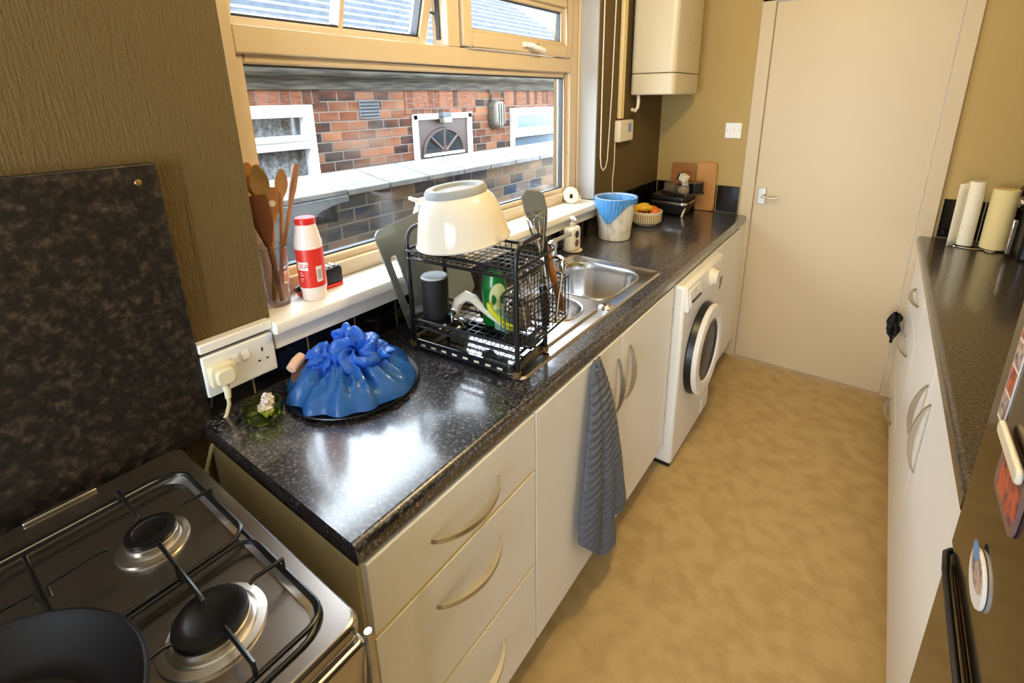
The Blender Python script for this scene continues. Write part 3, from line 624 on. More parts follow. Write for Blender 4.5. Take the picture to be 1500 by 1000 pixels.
# ------------------------------------------------------------------ socket, plug, cable
t = thing('double_socket', 'white double switched socket on the black tiles below the sill', 'socket', (.02, .096, .96))
part('back_box', MB().box(.0065, .018, .019, .172, .964, 1.058), Mwhitep, t, .002)
fp = part('face_plate', MB().box(.018, .027, .017, .174, .962, 1.060), Mwhitep, t, .004, 3)
for yy in (.082, .106): part('rocker_switch', MB().prism([(.027, 1.018), (.031, 1.020), (.028, 1.040), (.027, 1.042)], yy-.008, yy+.008, 'Y'), Mwhitep, fp, .001)
hs_ = MB().box(.0268, .0274, .142, .146, 1.022, 1.032).box(.0268, .0274, .131, .137, .999, 1.003).box(.0268, .0274, .150, .156, .999, 1.003)
part('socket_holes', hs_, Mblackm, fp)
t = thing('mains_plug', 'cream three pin plug with its flex in the left socket', 'plug', (.05, .048, .98))
part('plug_body', MB().prism(rrect(.022, .076, .986, 1.038, .012), .0275, .046, 'X').prism(rrect(.030, .068, .992, 1.030, .012), .046, .058, 'X'), Mplug, t, .003)
part('strain_relief', MB().tube([(.04, .049, .99), (.044, .049, .97), (.044, .048, .955)], [.009, .007, .006], 12), Mplug, t)
part('flex', MB().tube([(.044, .048, .96), (.045, .047, .94), (.040, .040, .915), (.034, .022, .885), (.032, .0, .85), (.032, -.02, .80), (.03, -.025, .6)], .0042, 10), Mcord, t)
# ------------------------------------------------------------------ boiler, pipes, controller
t = thing('wall_boiler', 'cream gas boiler hung high on the window wall near the door', 'boiler', (.12, 2.39, 1.59))
BY0, BY1 = 2.195, 2.60
Mboil = mat('boiler_enamel', hexc(212, 200, 172), .35)
part('casing', MB().prism(rrect(.012, .25, BY0, BY1, .03, 5), 1.70, 2.34, 'Z'), Mboil, t, .004)
part('lower_cover', MB().prism(rrect(.012, .25, BY0, BY1, .03, 5), 1.592, 1.697, 'Z'), Mboil, t, .008, 3)
part('fixing_screw', MB().lathe([(.004, .25), (.003, .2515), (0, .2515)], (0, 2.40, 1.86), 12, 'X').lathe([(.004, .25), (.003, .2515), (0, .2515)], (0, 2.57, 1.68), 12, 'X'), Mprint, t)
part('condensate_hose', MB().tube([(.05, 2.23, 1.60), (.05, 2.235, 1.56), (.05, 2.23, 1.53), (.045, 2.21, 1.512), (.035, 2.19, 1.52)], .009, 10), Mcream, t)
single('boxed_pipe', MB().box(.0, .022, 2.08, 2.125, 1.475, ZC-.002), mat('pipe_cream', hexc(226, 205, 150), .5), 'vertical cream painted pipe casing left of the boiler', 'pipe', bevel=.006)
t = thing('boiler_controller', 'small cream heating control box with blue sticker below the pipe', 'control box', (.02, 2.15, 1.36))
part('case', MB().box(.0, .035, 2.055, 2.225, 1.357, 1.468), Mcream, t, .008, 3)
part('blue_sticker', MB().box(.035, .0356, 2.155, 2.195, 1.405, 1.45), mat('blue_sticker', hexc(140, 160, 215), .5), t)
part('cable', MB().tube([(.006, 2.06, 1.36), (.005, 2.065, 1.25), (.005, 2.05, 1.15), (.005, 2.06, 1.075)], .0035, 8), Mcord, t)
single('blind_cord', MB().tube([(.012, 1.885, 2.40), (.012, 1.883, 2.0), (.013, 1.882, 1.6), (.014, 1.884, 1.30), (.014, 1.893, 1.255), (.014, 1.918, 1.228), (.014, 1.945, 1.24), (.014, 1.962, 1.275), (.014, 1.985, 1.6), (.012, 2.000, 2.0), (.012, 2.0, 2.40)], .0032, 8), mat('cord_ivory', hexc(225, 215, 195), .6), 'looped ivory blind cord hanging beside the window', 'cord')
t = thing('light_switch', 'white single light switch on the wall beside the door', 'light switch', (.435, YE-.005, 1.347))
fp = part('face_plate', MB().box(.391, .479, YE-.009, YE-.0005, 1.347, 1.434), Mwhitep, t, .002)
part('rocker', MB().box(.428, .442, YE-.013, YE-.009, 1.38, 1.402), Mwhitep, fp, .001)
part('plate_screw', MB().lathe([(.003, YE-.0095), (0, YE-.0097)], (.402, 0, 1.391), 10, 'Y').lathe([(.003, YE-.0095), (0, YE-.0097)], (.468, 0, 1.391), 10, 'Y'), Mprint, fp)
# ------------------------------------------------------------------ things on the left worktop
# tealight glass
t = thing('glass_dish', 'small round green tinted glass dish holding a crumpled white wrapper', 'glass dish', (.115, .085, H))
part('glass', MB().lathe([(0, H+.0005), (.030, H+.0005), (.038, H+.008), (.041, H+.022), (.039, H+.038), (.037, H+.038), (.0385, H+.022), (.035, H+.010), (.028, H+.006), (0, H+.006)], (.115, .085, 0), 40), Mggl, t)
single('crumpled_wrapper', MB().blob((.118, .09, H+.020), (.024, .012, .011), .7, 14, 14, 3).blob((.112, .098, H+.036), (.010, .012, .016), .9, 16, 12, 5), Mpinkw, 'crumpled white wrapper lying in the small green glass dish', 'wrapper')
# plate and bag
pc = (.165, .285)
single('round_tray', MB().lathe([(0, H+.0005), (.12, H+.0005), (.150, H+.006), (.158, H+.010), (.157, H+.012), (.149, H+.009), (0, H+.004)], (pc[0], pc[1], 0), 64), Mblack, 'round black tray under the blue plastic bag', 'tray')
t = thing('plastic_bag', 'crumpled translucent blue plastic bag knotted on top on a black tray', 'plastic bag', (pc[0], pc[1], H+.012))
kc = (.160, .262)
def bagf(u, v):
    a = 2*PI*u; R = .150+.012*noise.noise(Vector((math.cos(a)*1.5, math.sin(a)*1.5, 2)))+.003*math.sin(a*9)
    if math.sin(a) < -.2: R += .006*math.sin(a*13)
    cx = pc[0]+(kc[0]-pc[0])*(1-v); cy = pc[1]+(kc[1]-pc[1])*(1-v)
    x = cx+R*v*math.cos(a); y = cy+R*v*math.sin(a)
    h = .066*(1-v**2.8)**.75 + .012*math.exp(-((v-.12)/.12)**2)
    fold = (.010*math.sin(a*11+2.2*math.sin(a*3))+.006*math.sin(a*23+v*3+1.7*math.sin(2*a)))*math.sin(PI*min(1, v*1.05))**.8
    d = .012*noise.noise(Vector((x*28, y*28, .3)))+.006*noise.noise(Vector((x*70, y*70, 1.3)))
    z = H+.013+max(0, h+(fold+d)*(1-v**5))
    return (x, y, z)
part('bag_body', MB().grid(220, 46, bagf, True), Mblue, t)
kb = MB()
def ruffle(c, R, r, tilt, seed, tw=7):
    c = Vector(c); Mx = Matrix.Rotation(tilt[0], 3, 'X') @ Matrix.Rotation(tilt[1], 3, 'Y')
    def f(u, v):
        a = 2*PI*u; q = 2*PI*v; rr = r*(1+.28*math.sin(q*3+tw*a)+.35*noise.noise(Vector((math.cos(a)*2, math.sin(a)*2+seed, math.cos(q)))))
        p = Vector(((R+rr*math.cos(q))*math.cos(a), (R+rr*math.cos(q))*math.sin(a), rr*math.sin(q)*1.15))
        return c+Mx @ p
    return f
kb.grid(110, 32, ruffle((.190, .285, H+.095), .032, .025, (.45, .45), 1, 5), True)
kb.grid(80, 26, ruffle((.148, .290, H+.118), .020, .015, (1.2, .2), 4, 4), True)
kb.blob((.135, .235, H+.085), (.040, .036, .030), .6, 9, 34, 9)
kb.blob((.215, .325, H+.085), (.038, .034, .022), .7, 9, 34, 12)
part('bag_knot', kb, film('blue_bag_knot_film', hexc(58, 128, 235), .92), t)
single('bread_roll', MB().blob((.095, .215, H+.038), (.036, .045, .026), .15, 4, 24, 2), mat('bread_brown', hexc(86, 62, 52), .8), 'dark brown bread roll inside the blue bag, behind the knot', 'bread')
single('food_packet', MB().blob((.245, .325, H+.036), (.022, .030, .016), .3, 6, 20, 8), mat('packet_gold', hexc(158, 136, 88), .35, var=(60, hexc(70, 56, 36), .42, .55)), 'gold and brown food packet showing through the blue bag', 'packet')
single('bread_heel', MB().blob((.205, .235, H+.032), (.040, .036, .018), .15, 4, 24, 6), mat('bread_dark', hexc(66, 50, 48), .8), 'dark loaf end inside the near side of the blue bag', 'bread')
single('pale_roll', MB().tube([(.075, .180, H+.060), (.068, .202, H+.070), (.062, .218, H+.076)], [.013, .015, .012], 16), mat('pale_bread', hexc(226, 188, 160), .8), 'pale beige roll end poking out behind the blue bag', 'bread')
# glass chopping board
t = thing('chopping_board', 'grey glass chopping board with a slot handle leaning on the sill', 'chopping board', (.04, .64, H))
outer = rrect(0, .30, 0, .40, .028, 8); slot = rrect(.022, .044, .105, .295, .0105, 8)
# board local: u along the wall, w up; leaning
bm = bmesh.new(); ed = loop_edges(bm, outer, 0)+loop_edges(bm, slot, 0)
bmesh.ops.triangle_fill(bm, use_beauty=True, edges=ed); bm.verts.index_update()
Bv = [v.co.copy() for v in bm.verts]; Bf = [tuple(q.index for q in f.verts) for f in bm.faces]; bm.free()
def brd(p, k=0):
    u, v_ = p[0], p[1]; y = .545+u*.98+ (v_-.02)*-.16; z = H+.004+v_*.80+u*.15
    return (.082-.095*(v_/.40)*.55+k, y, z)
bb = MB().add([brd(p) for p in Bv], Bf)
part('board', bb, Mcleargrey, t, solid=.005)
# dish rack
O = Vector((.147, .503, H+.006)); Rr = Matrix.Rotation(math.radians(5.5), 4, 'Z')
def L(x, y, z): 
    p = Rr @ Vector((x, y, 0)); return (O.x+p.x, O.y+p.y, O.z+z)
RX, RY = .340, .150
t = thing('dish_rack', 'black wire two tier dish rack standing on the sink drainer', 'dish rack', (O.x, O.y, H+.005))
for x in (0, RX):
    pts = [L(x, 0, 0)]+[L(x, 0, .05*i) for i in range(1, 6)]+[L(x, .035-.035*math.cos(a), .295+.045*math.sin(a)) for a in [PI/2*i/8 for i in range(9)]]+[L(x, RY-.035+.035*math.sin(a), .295+.045*math.cos(a)) for a in [PI/2*i/8 for i in range(9)]]+[L(x, RY, .05*i) for i in range(5, -1, -1)]
    part('side_frame', MB().tube(pts, .0065, 12), Mblack, t)
    for y in (0, RY): part('foot', MB().cyl(L(x, y, 0), .010, .014, 16), Mfoot, t)
def wire_tier(z, xa, xb, ya, yb, lip, nx, ny):
    g = MB(); c = rrect(xa, xb, ya, yb, .012, 4)
    g.tube([L(x, y, z) for x, y in c], .004, 8, closed=True)
    g.tube([L(x, y, z+lip) for x, y in c], .0045, 8, closed=True)
    f = MB()
    for i in range(1, nx): x = xa+(xb-xa)*i/nx; f.tube([L(x, ya, z+lip), L(x, ya, z), L(x, yb, z), L(x, yb, z+lip)], .0014, 6)
    for j in range(1, ny): y = ya+(yb-ya)*j/ny; f.tube([L(xa, y, z+lip), L(xa, y, z), L(xb, y, z), L(xb, y, z+lip)], .0014, 6)
    return g, f
g, f = wire_tier(.262, -.005, RX+.005, -.004, RY+.045, .022, 18, 7)
tt = part('top_tier', g, Mblack, t); part('wire_mesh', f, Mblack, tt)
g, f = wire_tier(.062, -.003, RX+.003, .0, RY+.008, .020, 13, 6)
tt = part('lower_tier', g, Mblack, t); part('wire_mesh', f, Mblack, tt)
# drip tray below
tr = MB(); o = rrect(.004, RX-.004, -.012, RY+.012, .02, 5); i_ = rrect(.012, RX-.012, -.004, RY+.004, .016, 5)
tr.ring([L(x, y, 0)[:2] for x, y in o], [L(x, y, 0)[:2] for x, y in i_], H+.014, H+.036, 'Z').prism([L(x, y, 0)[:2] for x, y in o], H+.010, H+.0145, 'Z')
part('drip_tray', tr, mat('gloss_black_tray', hexc(22, 24, 26), .08, spec=.9, coat=1), t, .002)
sl = MB()
for k in range(8):
    a = L(.04+k*.036, -.0125, 0); sl.add([L(.035+k*.036+dx, -.0128, .012+dz) for dx, dz in ((0, 0), (.016, 0), (.016, .006), (0, .006))], [(0, 1, 2, 3)])
part('tray_slots', sl, Mcream, t, stuff=True)
# cutlery basket on the near right end
g = MB(); bx0, bx1, by0, by1, bz0, bz1 = RX-.052, RX+.034, .010, .222, .085, .205
c = rrect(bx0, bx1, by0, by1, .014, 4)
for z in (bz0, bz1): part('basket_rim', MB().tube([L(x, y, z) for x, y in c], .003, 8, closed=True), Mblack, t)
g = MB()
for k in range(1, 9): g.tube([L(x, y, bz0+(bz1-bz0)*k/9) for x, y in c], .0012, 5, closed=True)
for k in range(12): y = by0+(by1-by0)*k/11; g.tube([L(bx0, y, bz1), L(bx0, y, bz0), L(bx1, y, bz0), L(bx1, y, bz1)], .0013, 5)
for k in range(1, 7): x = bx0+(bx1-bx0)*k/7; g.tube([L(x, by0, bz1), L(x, by0, bz0), L(x, by1, bz0), L(x, by1, bz1)], .0013, 5)
part('cutlery_basket', g, Mblack, t)
# mixing bowl upside down, tilted
bc = Vector((.262, .603, 1.222)); tl = Matrix.Translation(bc) @ Matrix.Rotation(math.radians(6.8), 4, Vector((-.667, .745, 0)).normalized()*-1) @ Matrix.Translation(-bc)
t = thing('mixing_bowl', 'large cream mixing bowl upside down on top of the dish rack', 'mixing bowl', tuple(bc))
bw_ = MB().lathe([(.127, 0), (.129, .004), (.124, .014), (.116, .05), (.108, .085), (.096, .112), (.083, .127), (.078, .130), (.076, .127), (.092, .109), (.104, .083), (.112, .048), (.120, .012), (.125, .002)], tuple(bc), 72, cap=False)
bw_.xf(tl); part('bowl_body', bw_, Mbowl, t)
gr = MB().lathe([(.083, .126), (.083, .138), (.077, .147), (.067, .149), (.059, .146), (.055, .138), (0, .138)], tuple(bc), 64); gr.xf(tl); part('non_slip_base', gr, Mgreyr, t, label='grey rubber base ring')
# tumbler, lid, jug etc on the lower tier
lz = O.z+.0685
p = L(.045, .048, 0); t = thing('travel_cup', 'matt black cup with pale top standing in the dish rack', 'cup', (p[0], p[1], lz))
part('cup_body', MB().lathe([(0, lz), (.031, lz), (.035, lz+.004), (.039, lz+.125), (.037, lz+.130), (.034, lz+.130)], (p[0], p[1], 0), 40), Mblackm, t)
part('cup_top', MB().lathe([(.0365, lz+.1305), (.0365, lz+.133), (.034, lz+.136), (.030, lz+.1335), (0, lz+.1335)], (p[0], p[1], 0), 40), mat('pale_lid', hexc(190, 195, 200), .35), t)
p = L(.108, .040, 0); t = thing('pan_lid', 'small glossy dark pan lid with round knob lying in the dish rack', 'pan lid', (p[0], p[1], lz))
part('lid_disc', MB().lathe([(.042, lz+.002), (.044, lz+.005), (.040, lz+.010), (.025, lz+.020), (0, lz+.024)], (p[0], p[1], 0), 40), mat('dark_chrome', (.18, .18, .19), .08, metal=1), t)
part('lid_knob', MB().lathe([(.007, lz+.022), (.006, lz+.032), (.013, lz+.037), (.013, lz+.044), (.006, lz+.049), (0, lz+.05)], (p[0], p[1], 0), 28), Mchrome, t)
t = thing('serving_spoon', 'white curved serving spoon arching across the lower rack tier', 'spoon', L(.12, .08, .07))
pp = [L(.082, .085, .085), L(.088, .098, .115), L(.110, .105, .134), L(.140, .100, .132), (L(.175, .088, .118)), L(.215, .080, .104), L(.255, .075, .092), L(.290, .07, .085)]
part('spoon_handle', MB().tube(pp, [.017, .017, .015, .013, .010, .009, .009, .008], 14, flat=.7), Mcream, t)
t = thing('dish_brush', 'yellow green handled dish brush lying along the rack front', 'dish brush', L(.24, .03, .07))
part('brush_handle', MB().tube([L(.230, .045, .160), L(.231, .045, .150), L(.238, .043, .138), L(.260, .038, .128), L(.288, .03, .120), L(.313, .022, .116)], [.008, .0085, .008, .008, .009, .008], 14), mat('lime_plastic', hexc(186, 196, 44), .35), t)
p = L(.200, .115, 0); t = thing('green_bottle', 'green washing up liquid bottle with pale oval label in the rack', 'bottle', (p[0], p[1], lz))
part('bottle_body', MB().lathe([(0, lz), (.030, lz), (.034, lz+.006), (.034, lz+.115), (.026, lz+.145), (.012, lz+.155), (.012, lz+.165)], (p[0], p[1], 0), 40), mat('green_plastic', hexc(24, 128, 50), .15, trans=.35), t)
part('bottle_cap', MB().lathe([(.013, lz+.165), (.013, lz+.176), (.006, lz+.18), (0, lz+.18)], (p[0], p[1], 0), 24), Mblackp, t)
vd = Vector((1.137-p[0], -.338-p[1], 0)).normalized(); a0 = math.atan2(vd.y, vd.x)+.30
ov = [(.026*math.cos(a), .047*math.sin(a)*(1 if math.sin(a) > 0 else 1.1)) for a in [2*PI*i/28 for i in range(28)]]
part('oval_label', MB().add([(p[0]+.0356*math.cos(a0+q[0]/.0356), p[1]+.0356*math.sin(a0+q[0]/.0356), lz+.082+q[1]) for q in ov]+[(p[0]+.0356*math.cos(a0), p[1]+.0356*math.sin(a0), lz+.082)], [(i, (i+1) % 28, 28) for i in range(28)]), mat('pale_label', hexc(206, 214, 150), .5), t)
p = L(.155, .140, 0)
single('pepper_mill', MB().lathe([(0, lz), (.020, lz), (.022, lz+.02), (.016, lz+.05), (.021, lz+.09), (.018, lz+.12), (.022, lz+.15), (.012, lz+.165), (0, lz+.168)], (p[0], p[1], 0), 32), mat('dark_wood', hexc(44, 30, 22), .4), 'dark turned wooden mill behind the green bottle', 'pepper mill')
p = L(.245, .085, 0)
single('teal_sponge', MB().prism([(p[0]-.02, lz), (p[0]+.025, lz), (p[0]+.02, lz+.048), (p[0]-.024, lz+.055)], p[1]-.012, p[1]+.012, 'Y'), mat('teal_sponge', hexc(130, 172, 156), .9), 'pale teal sponge standing beside the yellow green brush', 'sponge', bevel=.004)
p = L(.275, .120, 0)
single('brown_mug', MB().lathe([(0, lz), (.026, lz), (.030, lz+.005), (.031, lz+.07), (.028, lz+.07), (.027, lz+.008), (0, lz+.006)], (p[0], p[1], 0), 32), mat('brown_glaze', hexc(150, 112, 78), .3), 'light brown mug at the basket end of the rack', 'mug')
p = L(.262, .150, 0)
single('glass_tumbler', MB().lathe([(0, lz), (.022, lz), (.026, lz+.09), (.0245, lz+.09), (.021, lz+.005), (0, lz+.005)], (p[0], p[1], 0), 32), Mcgl, 'clear glass tumbler behind the brown mug in the rack', 'glass')
# utensils standing in the cutlery basket
bz = O.z+.090
t = thing('spatula', 'grey silicone spatula with wooden handle leaning out of the cutlery basket', 'spatula', (.455, .80, 1.0))
h0 = Vector((.482, .752, 1.020)); h1 = Vector((.462, .678, 1.262)); ax = (h1-h0).normalized()
part('wooden_handle', MB().tube([h0+(h1-h0)*k for k in (0, .1, .5, .9, 1)], [.009, .011, .010, .008, .007], 14), mat('handle_orange_wood', hexc(190, 120, 54), .45, var=(20, hexc(150, 88, 36), .35, .7, (1, 1, .15))), t)
sd = Vector((.80, .60, 0)).normalized(); nn = ax.cross(sd).normalized(); 
pf = [(-.009, -.01), (.009, -.01), (.018, .02), (.029, .055), (.030, .10), (.020, .112), (-.012, .115), (-.028, .095), (-.030, .05), (-.020, .018)]
V = []
for s_ in (-1, 1):
    for a, c_ in pf: V.append(h1+sd*a+ax*c_+nn*s_*.004)
n = len(pf)
part('silicone_head', MB().add(V, [tuple(range(n)), tuple(range(n, 2*n))[::-1]]+[(i, n+i, n+(i+1) % n, (i+1) % n) for i in range(n)]), mat('olive_silicone', hexc(112, 106, 88), .5), t, .003)
t = thing('whisk', 'steel balloon whisk standing head up in the cutlery basket', 'whisk', (.45, .72, 1.0))
w0 = Vector((.470, .698, 1.03)); w1 = Vector((.470, .668, 1.190)); wa = (w1-w0).normalized(); wu = wa.orthogonal().normalized(); wv = wa.cross(wu)
part('whisk_handle', MB().tube([w0, w0.lerp(w1, .5), w1], [.008, .0095, .007], 14), Mchrome, t)
g = MB()
for k in range(6):
    a = PI*k/6; d_ = wu*math.cos(a)+wv*math.sin(a)
    g.tube([w1+d_*(.028*math.sin(PI*q)**.8 if q < .5 else .028*math.sin(PI*q)**.8)*(1 if True else 0)+wa*(.005+.118*(1-abs(2*q-1)**1.6)) if q <= .5 else w1-d_*(.028*math.sin(PI*q)**.8)+wa*(.005+.118*(1-abs(2*q-1)**1.6)) for q in [i/16 for i in range(17)]], .0011, 5)
part('whisk_wires', g, Mchrome, t)
cut = [((.478, .630, 1.01), (.468, .610, 1.165), 'knife', Mchrome), ((.500, .690, 1.01), (.512, .700, 1.150), 'fork', Mchrome), ((.470, .595, 1.01), (.458, .585, 1.150), 'teaspoon', Mchrome)]
for a, c_, nm, mm in cut:
    a = Vector(a); c_ = Vector(c_); t = thing(nm, {'knife': 'steel table knife standing in the cutlery basket, middle of the row', 'fork': 'steel fork standing at the sink end of the cutlery basket', 'teaspoon': 'steel teaspoon standing at the near end of the cutlery basket'}[nm], nm, tuple(a))
    part('shaft', MB().tube([a, a.lerp(c_, .6), c_], [.004, .003, .004], 10, flat=.6), mm, t)
    part('tip', MB().blob(c_+(c_-a).normalized()*.018, (.004 if nm == 'knife' else .010, .009, .022), 0, 1, 14), mm, t)
single('black_peeler', MB().tube([(.492, .655, 1.012), (.492, .650, 1.07), (.490, .645, 1.12), (.489, .643, 1.128)], [.010, .012, .011, .008], 16), Mblackp, 'black cylindrical peeler handle upright in the cutlery basket', 'peeler')
# soap dispenser on a small dish
t = thing('soap_dispenser', 'white pump soap bottle with round blue labels behind the sink', 'soap dispenser', (.055, 1.565, H))
part('dish', MB().lathe([(0, H+.0005), (.035, H+.0005), (.046, H+.006), (.045, H+.008), (.034, H+.004), (0, H+.004)], (.062, 1.540, 0), 36), Mcream, t)
part('bottle', MB().prism(rrect(.034, .090, 1.488, 1.580, .026, 6), H+.006, H+.118, 'Z'), Mwhitep, t, .014, 4)
part('pump', MB().lathe([(.012, H+.113), (.013, H+.132), (.006, H+.134), (.006, H+.150), (.011, H+.151), (.011, H+.162), (0, H+.164)], (.062, 1.536, 0), 20).tube([(.062, 1.536, H+.157), (.085, 1.520, H+.157), (.092, 1.514, H+.151)], .0045, 8), Mwhitep, t)
for zz, mm in ((H+.085, mat('label_navy', hexc(46, 48, 78), .5)), (H+.045, mat('label_dull', hexc(120, 92, 104), .5))):
    part('round_label', MB().lathe([(.017, .0895), (.0165, .0908), (0, .0908)], (0, 1.530, zz), 24, 'X'), mm, t)
# bin with blue liner
t = thing('waste_bin', 'white patterned plastic bin with a blue liner standing on the worktop', 'bin', (.122, 1.845, H))
bcx, bcy = .125, 1.845; bh = .205
part('bin_body', MB().lathe([(0, H+.0005), (.072, H+.0005), (.076, H+.004), (.097, H+bh), (.100, H+bh+.003), (.096, H+bh+.004), (.073, H+.006), (0, H+.005)], (bcx, bcy, 0), 56), mat('bin_white', hexc(232, 228, 218), .45, var=(28, hexc(200, 194, 182), .5, .62, (1, 1, .4))), t)
a_l = math.atan2(-.338-bcy, 1.137-bcx)
def linf(u, v):
    a = 2*PI*u; da = (a-a_l+PI) % (2*PI)-PI
    drop = .030+.095*math.exp(-((da+.42)/(.50 if da < -.42 else .62))**2)+.006*math.sin(a*5)
    if v < .5: k = v/.5; r = .066+.0245*k+(.011*(k-.93)/.07 if k > .93 else 0); z = H+.010+(bh-.004)*k
    else: k = (v-.5)/.5; z = H+bh+.007-drop*k; r = .1035-.021*max(0, (H+bh-z))/bh+.0015
    r += (.0022*noise.noise(Vector((math.cos(a)*8, math.sin(a)*8, v*5)))+.001*math.sin(a*34+v*6))*(1 if v > .55 else .6)
    return (bcx+r*math.cos(a), bcy+r*math.sin(a), z)
part('bin_liner', MB().grid(200, 30, linf, True), Mblue2, t, label='blue plastic liner folded over the rim')
# fruit bowl
fx, fy = .155, 2.175
t = thing('fruit_bowl', 'white bowl with striped band holding bananas and oranges', 'bowl', (fx, fy, H))
part('bowl_body', MB().lathe([(0, H+.0005), (.045, H+.0005), (.060, H+.006), (.078, H+.024), (.081, H+.026), (.084, H+.072), (.086, H+.082), (.083, H+.083), (.080, H+.070), (.076, H+.028), (.056, H+.010), (0, H+.008)], (fx, fy, 0), 56), Mcream, t)
m = mat('striped_band', hexc(222, 205, 170), .4); nt = m.node_tree; g_ = nt.nodes.new('ShaderNodeTexCoord'); sp = nt.nodes.new('ShaderNodeSeparateXYZ'); at = nt.nodes.new('ShaderNodeMath'); at.operation = 'ARCTAN2'
nt.links.new(g_.outputs['Object'], sp.inputs[0]); nt.links.new(sp.outputs['Y'], at.inputs[0]); nt.links.new(sp.outputs['X'], at.inputs[1])
wv_ = nt.nodes.new('ShaderNodeMath'); wv_.operation = 'MULTIPLY'; wv_.inputs[1].default_value = 44; si = nt.nodes.new('ShaderNodeMath'); si.operation = 'SINE'; rp = nt.nodes.new('ShaderNodeValToRGB')
nt.links.new(at.outputs[0], wv_.inputs[0]); nt.links.new(wv_.outputs[0], si.inputs[0]); nt.links.new(si.outputs[0], rp.inputs[0]); rp.color_ramp.elements[0].color = (*hexc(226, 208, 170), 1); rp.color_ramp.elements[1].color = (*hexc(140, 110, 72), 1); rp.color_ramp.elements[0].position = .2; rp.color_ramp.elements[1].position = .7
nt.links.new(rp.outputs[0], nt.nodes['Principled BSDF'].inputs['Base Color'])
part('striped_band', MB().lathe([(.0815, H+.028), (.0845, H+.070)], (fx, fy, 0), 72, cap=False), m, t)
Mban = mat('banana_yellow', hexc(232, 182, 40), .45, var=(12, hexc(190, 130, 30), .55, .8))
def banana(c, ang, bend, name, lab):
    P = []; R = []
    for i in range(13):
        q = i/12; a = (q-.5)*1.6; P.append(Vector((math.sin(a)*.062, (1-math.cos(a))*.062*bend, .006*math.sin(PI*q)))); R.append(.004+.0135*math.sin(PI*min(1, max(0, q*.94+.03)))**.55)
    M_ = Matrix.Translation(Vector(c)) @ Matrix.Rotation(ang, 4, 'Z')
    t = thing(name, lab, 'banana', c, 'bananas in the fruit bowl'); part('peel', MB().tube([M_ @ p for p in P], R, 10), Mban, t)
    part('stem_tip', MB().tube([M_ @ P[-1], M_ @ (P[-1]+Vector((.010, .004, .002)))], [.004, .003], 8), mat('banana_tip', hexc(80, 60, 30), .7), t)
banana((fx+.012, fy-.030, H+.094), .9, 1, 'banana', 'yellow banana lying on top at the front of the fruit bowl')
banana((fx-.012, fy-.012, H+.100), 1.05, 1, 'banana', 'yellow banana behind the front one in the fruit bowl')
banana((fx-.040, fy-.030, H+.086), 1.5, -1, 'banana', 'browner banana nearest the bin in the fruit bowl')
Mor = mat('orange_peel', hexc(222, 110, 36), .5, bump=(200, .2, .001))
for c_, lab in (((fx+.045, fy+.008, H+.072), 'orange at the right of the fruit bowl beside the bananas'), ((fx+.020, fy+.046, H+.072), 'orange at the back of the fruit bowl'), ((fx-.045, fy+.030, H+.068), 'orange at the wall side of the fruit bowl'), ((fx-.01, fy-.05, H+.050), 'orange under the bananas in the fruit bowl')):
    single('orange', MB().blob(c_, .029, .03, 3, 20), Mor, lab, 'orange', 'oranges in the fruit bowl')
# appliance in the corner
t = thing('grill_appliance', 'black countertop grill with silver band in the far worktop corner', 'grill', (.15, 2.57, H))
g0 = set(bpy.data.objects)
A0, A1, A2, A3 = .065, .285, 2.43, 2.625
part('base', MB().prism([(A0, H+.012), (A1-.03, H+.012), (A1, H+.062), (A1, H+.07), (A0, H+.07)], A2+.01, A3, 'Y'), Mblackp, t, .006)
part('silver_band', MB().prism(rrect(A0-.002, A1+.004, A2-.004, A3, .03, 5), H+.071, H+.087, 'Z'), Msteel, t, .003)
part('lid', MB().prism(rrect(A0, A1-.004, A2+.004, A3-.004, .03, 5), H+.0875, H+.118, 'Z'), Mblackp, t, .010, 3)
part('front_leg', MB().prism([(A1-.028, H+.0005), (A1-.018, H+.0005), (A1-.002, H+.058), (A1-.014, H+.058)], A2+.012, A2+.024, 'Y'), Mcream, t, .002)
part('drip_drawer', MB().prism([(A1-.04, H+.006), (A1-.020, H+.010), (A1-.006, H+.050), (A1-.03, H+.05)], A2+.03, A3-.06, 'Y'), mat('brown_drawer', hexc(80, 58, 40), .35), t, .002)
T = H+.1185
t = thing('baking_tray', 'flat dark tray lying on top of the grill', 'tray', (.15, 2.57, T))
part('tray_body', MB().ring(rrect(.078, .275, 2.45, 2.618, .02, 5), rrect(.086, .267, 2.458, 2.610, .016, 5), T+.003, T+.014).prism(rrect(.078, .275, 2.45, 2.618, .02, 5), T, T+.004, 'Z'), mat('dark_tray', hexc(50, 42, 38), .3), t, .001)
T2 = T+.0045
t = thing('black_box', 'black box with grey top at the back of the dark tray', 'box', (.21, 2.61, T2))
part('box_body', MB().box(.165, .262, 2.53, 2.61, T2, T2+.060), Mblackp, t, .003)
part('box_lid', MB().box(.164, .263, 2.529, 2.611, T2+.0605, T2+.066), mat('grey_brown_lid', hexc(110, 90, 66), .4), t, .002)
t = thing('storage_jar', 'glass jar with steel lid holding pasta on the dark tray', 'jar', (.205, 2.51, T2))
part('glass', MB().lathe([(0, T2+.0005), (.030, T2+.0005), (.033, T2+.006), (.033, T2+.046), (.029, T2+.054)], (.222, 2.486, 0), 32), mat('jar_glass', hexc(170, 160, 130), .1, alpha=.45, spec=.8), t)
part('contents', MB().blob((.222, 2.486, T2+.024), (.027, .027, .020), .4, 12, 18, 3), mat('pasta', hexc(196, 150, 72), .6, var=(90, hexc(110, 78, 34), .45, .6)), t, stuff=True)
part('jar_lid', MB().lathe([(.031, T2+.0545), (.032, T2+.057), (.032, T2+.067), (.029, T2+.070), (0, T2+.070)], (.222, 2.486, 0), 32), Msteel, t)
